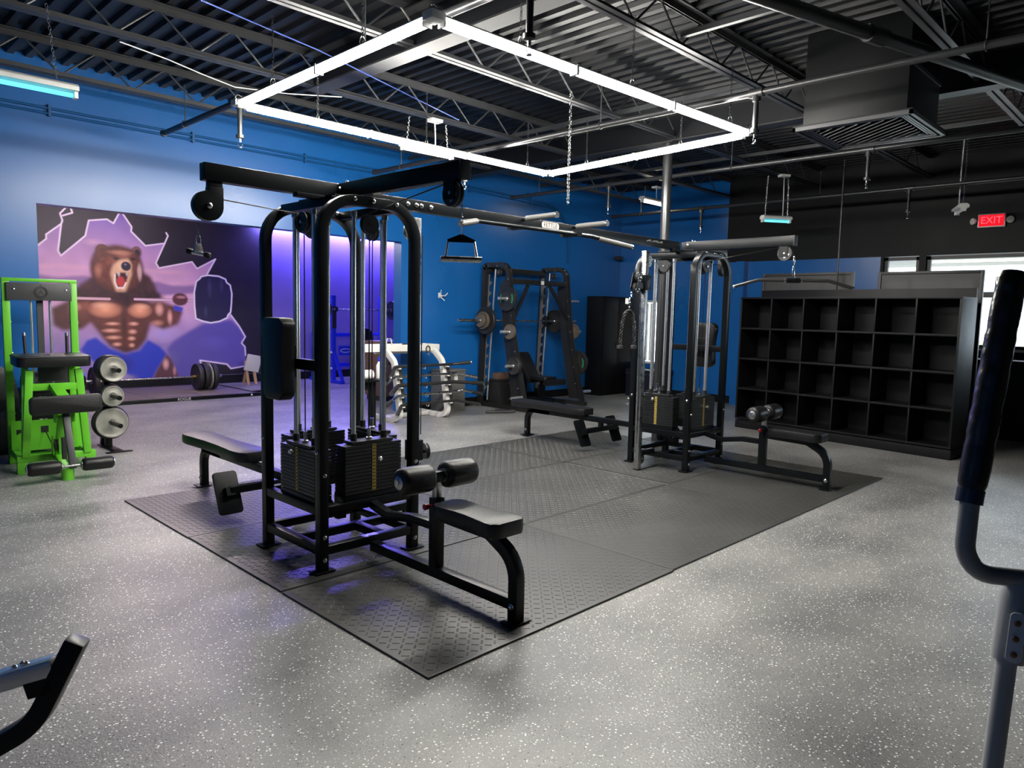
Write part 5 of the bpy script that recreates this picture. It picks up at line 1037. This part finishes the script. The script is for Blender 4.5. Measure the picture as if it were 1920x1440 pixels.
t = thing('wood_block', 'brown wooden block lying on the black tote', 'wood block', (8.12, 8.21, .4305)); part('block', MB().box(-.14, .14, -.07, .07, 0, .10), M_WOOD, t, .006); part('band', MB().box(-.02, .02, -.072, .072, .0, .102), M_WOOD, t)
# ================================================================ CORNER
t = thing('black_cabinet', 'tall plain black cabinet in the corner behind the smith machine', 'cabinet', (11.02, 8.27, 0)); part('carcass', MB().box(-.45, .45, -.17, .20, .0, 1.83), M_SHELF, t, .004)
for s in (-1, 1):
    d = part('door', MB().box(min(0, s*.445)+.003, max(0, s*.445)-.003, -.19, -.172, .04, 1.80), M_SHELF, t, .003); part('handle', MB().box(s*.03-.006, s*.03+.006, -.205, -.19, .85, 1.0), M_IRON, d)
# narrow window with vertical blinds in the right wall beside the corner
t = bpy.data.objects.new('window_5', None); COL.objects.link(t); t['kind'] = 'structure'; t.location = (XR, 7.55, .59)
part('window_frame', MB().box(-.03, .03, -.20, -.16, 0, 1.19).box(-.03, .03, .50, .54, 0, 1.19).box(-.03, .03, -.20, .54, 1.15, 1.19).box(-.03, .03, -.20, .54, 0, .04), M_FIX, t)
part('pane', MB().box(.06, .066, -.16, .50, .04, 1.15), M_GLASS, t)
M_BLIND = mat('white_blind', (.80, .79, .74), .6)
for k in range(8): part('blind_slat', MB().box(-.04, .04, -.002, .002, .05, 1.14, Matrix.Translation((.02, -.12+k*.083, 0)) @ Matrix.Rotation(1.1, 4, 'Z')), M_BLIND, t)
t = thing('storage_chest', 'dark blue storage chest under the corner window', 'chest', (11.28, 7.55, 0)); part('body', MB().box(-.20, .28, -.35, .35, 0, .40), mat('dark_navy', (.012, .014, .03), .4), t, .006); part('lid', MB().box(-.21, .29, -.36, .36, .402, .50), MATS['dark_navy'], t, .006); part('rim', MB().box(-.212, -.205, -.35, .35, .41, .43), M_STEEL, t)
# ================================================================ CUBBY SHELF
H_ = thing('cubby_shelf', 'large black cubby shelf with four rows of six compartments', 'shelf', (8.81, 2.0, 0), math.atan2(2.67, .31))
LW, DP, ZT, PLH = 2.69, .42, 1.765, .12
part('plinth', MB().box(0, LW, -DP, -.012, 0, PLH-.012), M_SHELF, H_, .003)
for k in range(5): part('shelf_board', MB().box(0 if k in (0, 4) else .012, LW if k in (0, 4) else LW-.012, -DP, 0 if k in (0, 4) else -.004, PLH+k*(ZT-PLH-.024)/4-.0, PLH+k*(ZT-PLH-.024)/4+.024), M_SHELF, H_, .002)
rh = (ZT-PLH-.024)/4
for k in range(7):
    x = k*(LW-.024)/6
    if k in (0, 6): part('side_panel', MB().box(x, x+.024, -DP, -.001, PLH+.0245, ZT-.0245), M_SHELF, H_, .002)
    else:
        for j in range(4): part('divider', MB().box(x+.003, x+.021, -DP, -.003, PLH+j*rh+.0245, PLH+(j+1)*rh-.0005), M_SHELF, H_, .0015)
part('back_panel', MB().box(0, LW, -DP-.008, -DP-.0005, PLH, ZT), M_SHELF, H_)
part('back_ledge', MB().box(.02, LW-.04, -DP-.055, -DP-.010, 0, ZT+.105), M_SHELF, H_, .003)
M_PANEL = mat('charcoal_panel', (.016, .016, .017), .5)
for (y0, y1, zt, lb) in ((3.46, 4.69, 2.11, 'dark framed panel standing behind the cubby shelf under the lat bar'), (2.02, 3.16, 2.10, 'dark framed panel standing behind the cubby shelf before the windows')):
    t = thing('framed_panel', lb, 'panel', (9.78, (y0+y1)/2, 0)); h = (y1-y0)/2
    part('board', MB().box(-.012, .02, -h+.03, h-.03, 0.03, zt-.03), M_PANEL, t)
    part('frame', MB().box(-.03, .03, -h, -h+.035, 0, zt).box(-.03, .03, h-.035, h, 0, zt).box(-.03, .03, -h+.035, h-.035, zt-.035, zt).box(-.03, .03, -h+.035, h-.035, 0, .035), M_PANEL, t, .004)
    for a, b in ((-h+.10, -.22), (-.19, .19), (.22, h-.10)): part('slot', MB().prism(rrect(b-a, .10, .04), (-.0125, (a+b)/2, 1.935), (0, 1, 0), (0, 0, 1), (-.002, 0, 0)), M_IRON, t, smooth=False)
tag(part('drop_rod', MB().cyl((9.64, 3.62, .0), (9.64, 3.62, 3.52), .012, 10), M_PIPE), 'thin black rod running from floor to joists behind the shelf', 'rod')
# low dark counter under the windows
t = thing('window_counter', 'black counter standing under the shop windows', 'counter', (11.2, .6, 0)); part('top', MB().box(-.28, .38, -2.6, 2.2, .98, 1.02), M_SHELF, t, .004); part('front_panel', MB().box(-.22, -.20, -2.55, 2.15, .0, .98), M_BLACKW, t)
for y in (-2.5, -1.0, .5, 2.1): part('support', MB().box(-.19, .36, y-.02, y+.02, 0, .978), M_BLACKW, t)
# ================================================================ FOREGROUND
F_ = thing('cardio_machine_handle', 'grey tubular exercise machine arm with worn black vinyl grip', 'exercise machine', (1.45, .24, 0))
O = Vector((1.45, .24, 0)); L_ = lambda *p: Vector(p)-O
a0, a1, a2, a3, a4 = L_(1.572, .281, 1.575), L_(1.493, .301, 1.178), L_(1.472, .300, 1.035), L_(1.555, .22, 1.024), L_(1.80, -.02, 1.0)
rg = []; N = 26
for k in range(N+1): rg.append(.0245+.0012*math.sin(k*2.1)*math.sin(k*.7)+(.0 if 0 < k < N else -.006))
M_GRIPV = mat('worn_black_vinyl', (.020, .019, .019), .22, noise=(9, .35), bump=(26, .35))
part('grip', MB().tube([a0+(a1-a0)*(k/N) for k in range(N+1)], rg, 20), M_GRIPV, F_); part('grip_cuff', MB().cyl(a1+(a1-a0).normalized()*-.006, a1+(a1-a0).normalized()*.02, .0225, 18), mat('dark_blue_cuff', (.03, .04, .07), .3), F_)
part('arm_tube', MB().tube(fillet([a1, a2, a3, a4], [.055, .02], 7), .0165, 16), M_GREYT, F_)
b0, b1 = L_(1.545, .228, 1.005), L_(1.494, .232, .683); d = (b1-b0); b2 = b0+d*3.11
part('upright', MB().tube([b0, b1, b2], .0165, 16), M_GREYP, F_)
bk = part('pivot_housing', MB().tube([b0+Vector((.012, -.004, .02)), b0+Vector((.002, -.003, -.02)), b0+d*.40+Vector((.0, 0, 0))], [.022, .030, .026], 16), M_GREYP, F_)
pc = part('pivot_plate', MB().prism(rrect(.024, .088, .008), b0+d*.235+Vector((-.026, -.012, 0)), Vector((.15, -.99, 0)).normalized(), -d.normalized(), Vector((-.99, -.15, 0))*.004), M_FIX, F_, .0015)
for k in range(3): part('rusty_screw', MB().lathe(b0+d*(.155+.085*k)+Vector((-.0302, -.0126, 0)), (-.99, -.15, 0), [(0, .0055), (.002, .0055), (.004, .003)], 10), mat('rust_brown', (.22, .10, .04), .7) if 'rust_brown' not in MATS else MATS['rust_brown'], pc)
part('base_beam', MB().box(-.10, .80, -.06, .06, 0, .05), M_GREYP, F_, .008); part('base_foot', MB().box(-.14, -.06, -.28, .28, 0, .035), M_GREYP, F_, .008); part('mast', MB().cyl((.72, -.02, .05), (.345, -.265, 1.0), .028, 16), M_GREYP, F_)
C_ = thing('preacher_frame', 'black curved machine frame with chrome slide bar beside the bare floor', 'exercise machine', (.10, 2.0, 0))
O2 = Vector((.10, 2.0, 0)); L2 = lambda *p: Vector(p)-O2; nv = Vector((.587, .81, 0))
dv = Vector((-.81, .587, 0))
def pt(s, z): return Vector((.425, 1.760, 0))+dv*s+Vector((0, 0, z))-O2
part('curved_tube', MB().sweep(fillet([pt(-.006, .738), pt(.085, .550), pt(.21, .478), pt(.62, .455)], [.16, .10], 7), nv, .044, .044), M_FRAME, C_, .006)
part('slide_bar', MB().sweep([pt(.04, .682), pt(.62, .525)], nv, .042, .040), M_CHROME, C_, .003); part('slide_stop', MB().sweep([pt(.045, .645), pt(.095, .632)], nv, .044, .035), M_FRAME, C_)
for k in range(3): bolt(C_, pt(.10+.012*k, .6875-.0033*k)+nv*(.008*(k % 2)), (0, 0, 1), .45)
part('leg', MB().sweep([pt(.245, .45), pt(.262, .0)], nv, .052, .052), M_FRAME, C_); part('floor_beam', MB().sweep([pt(.15, .03), pt(.70, .03)], nv, .06, .06), M_FRAME, C_, .005); part('rear_post', MB().sweep([pt(.60, .05), pt(.60, .56)], nv, .052, .052), M_FRAME, C_)
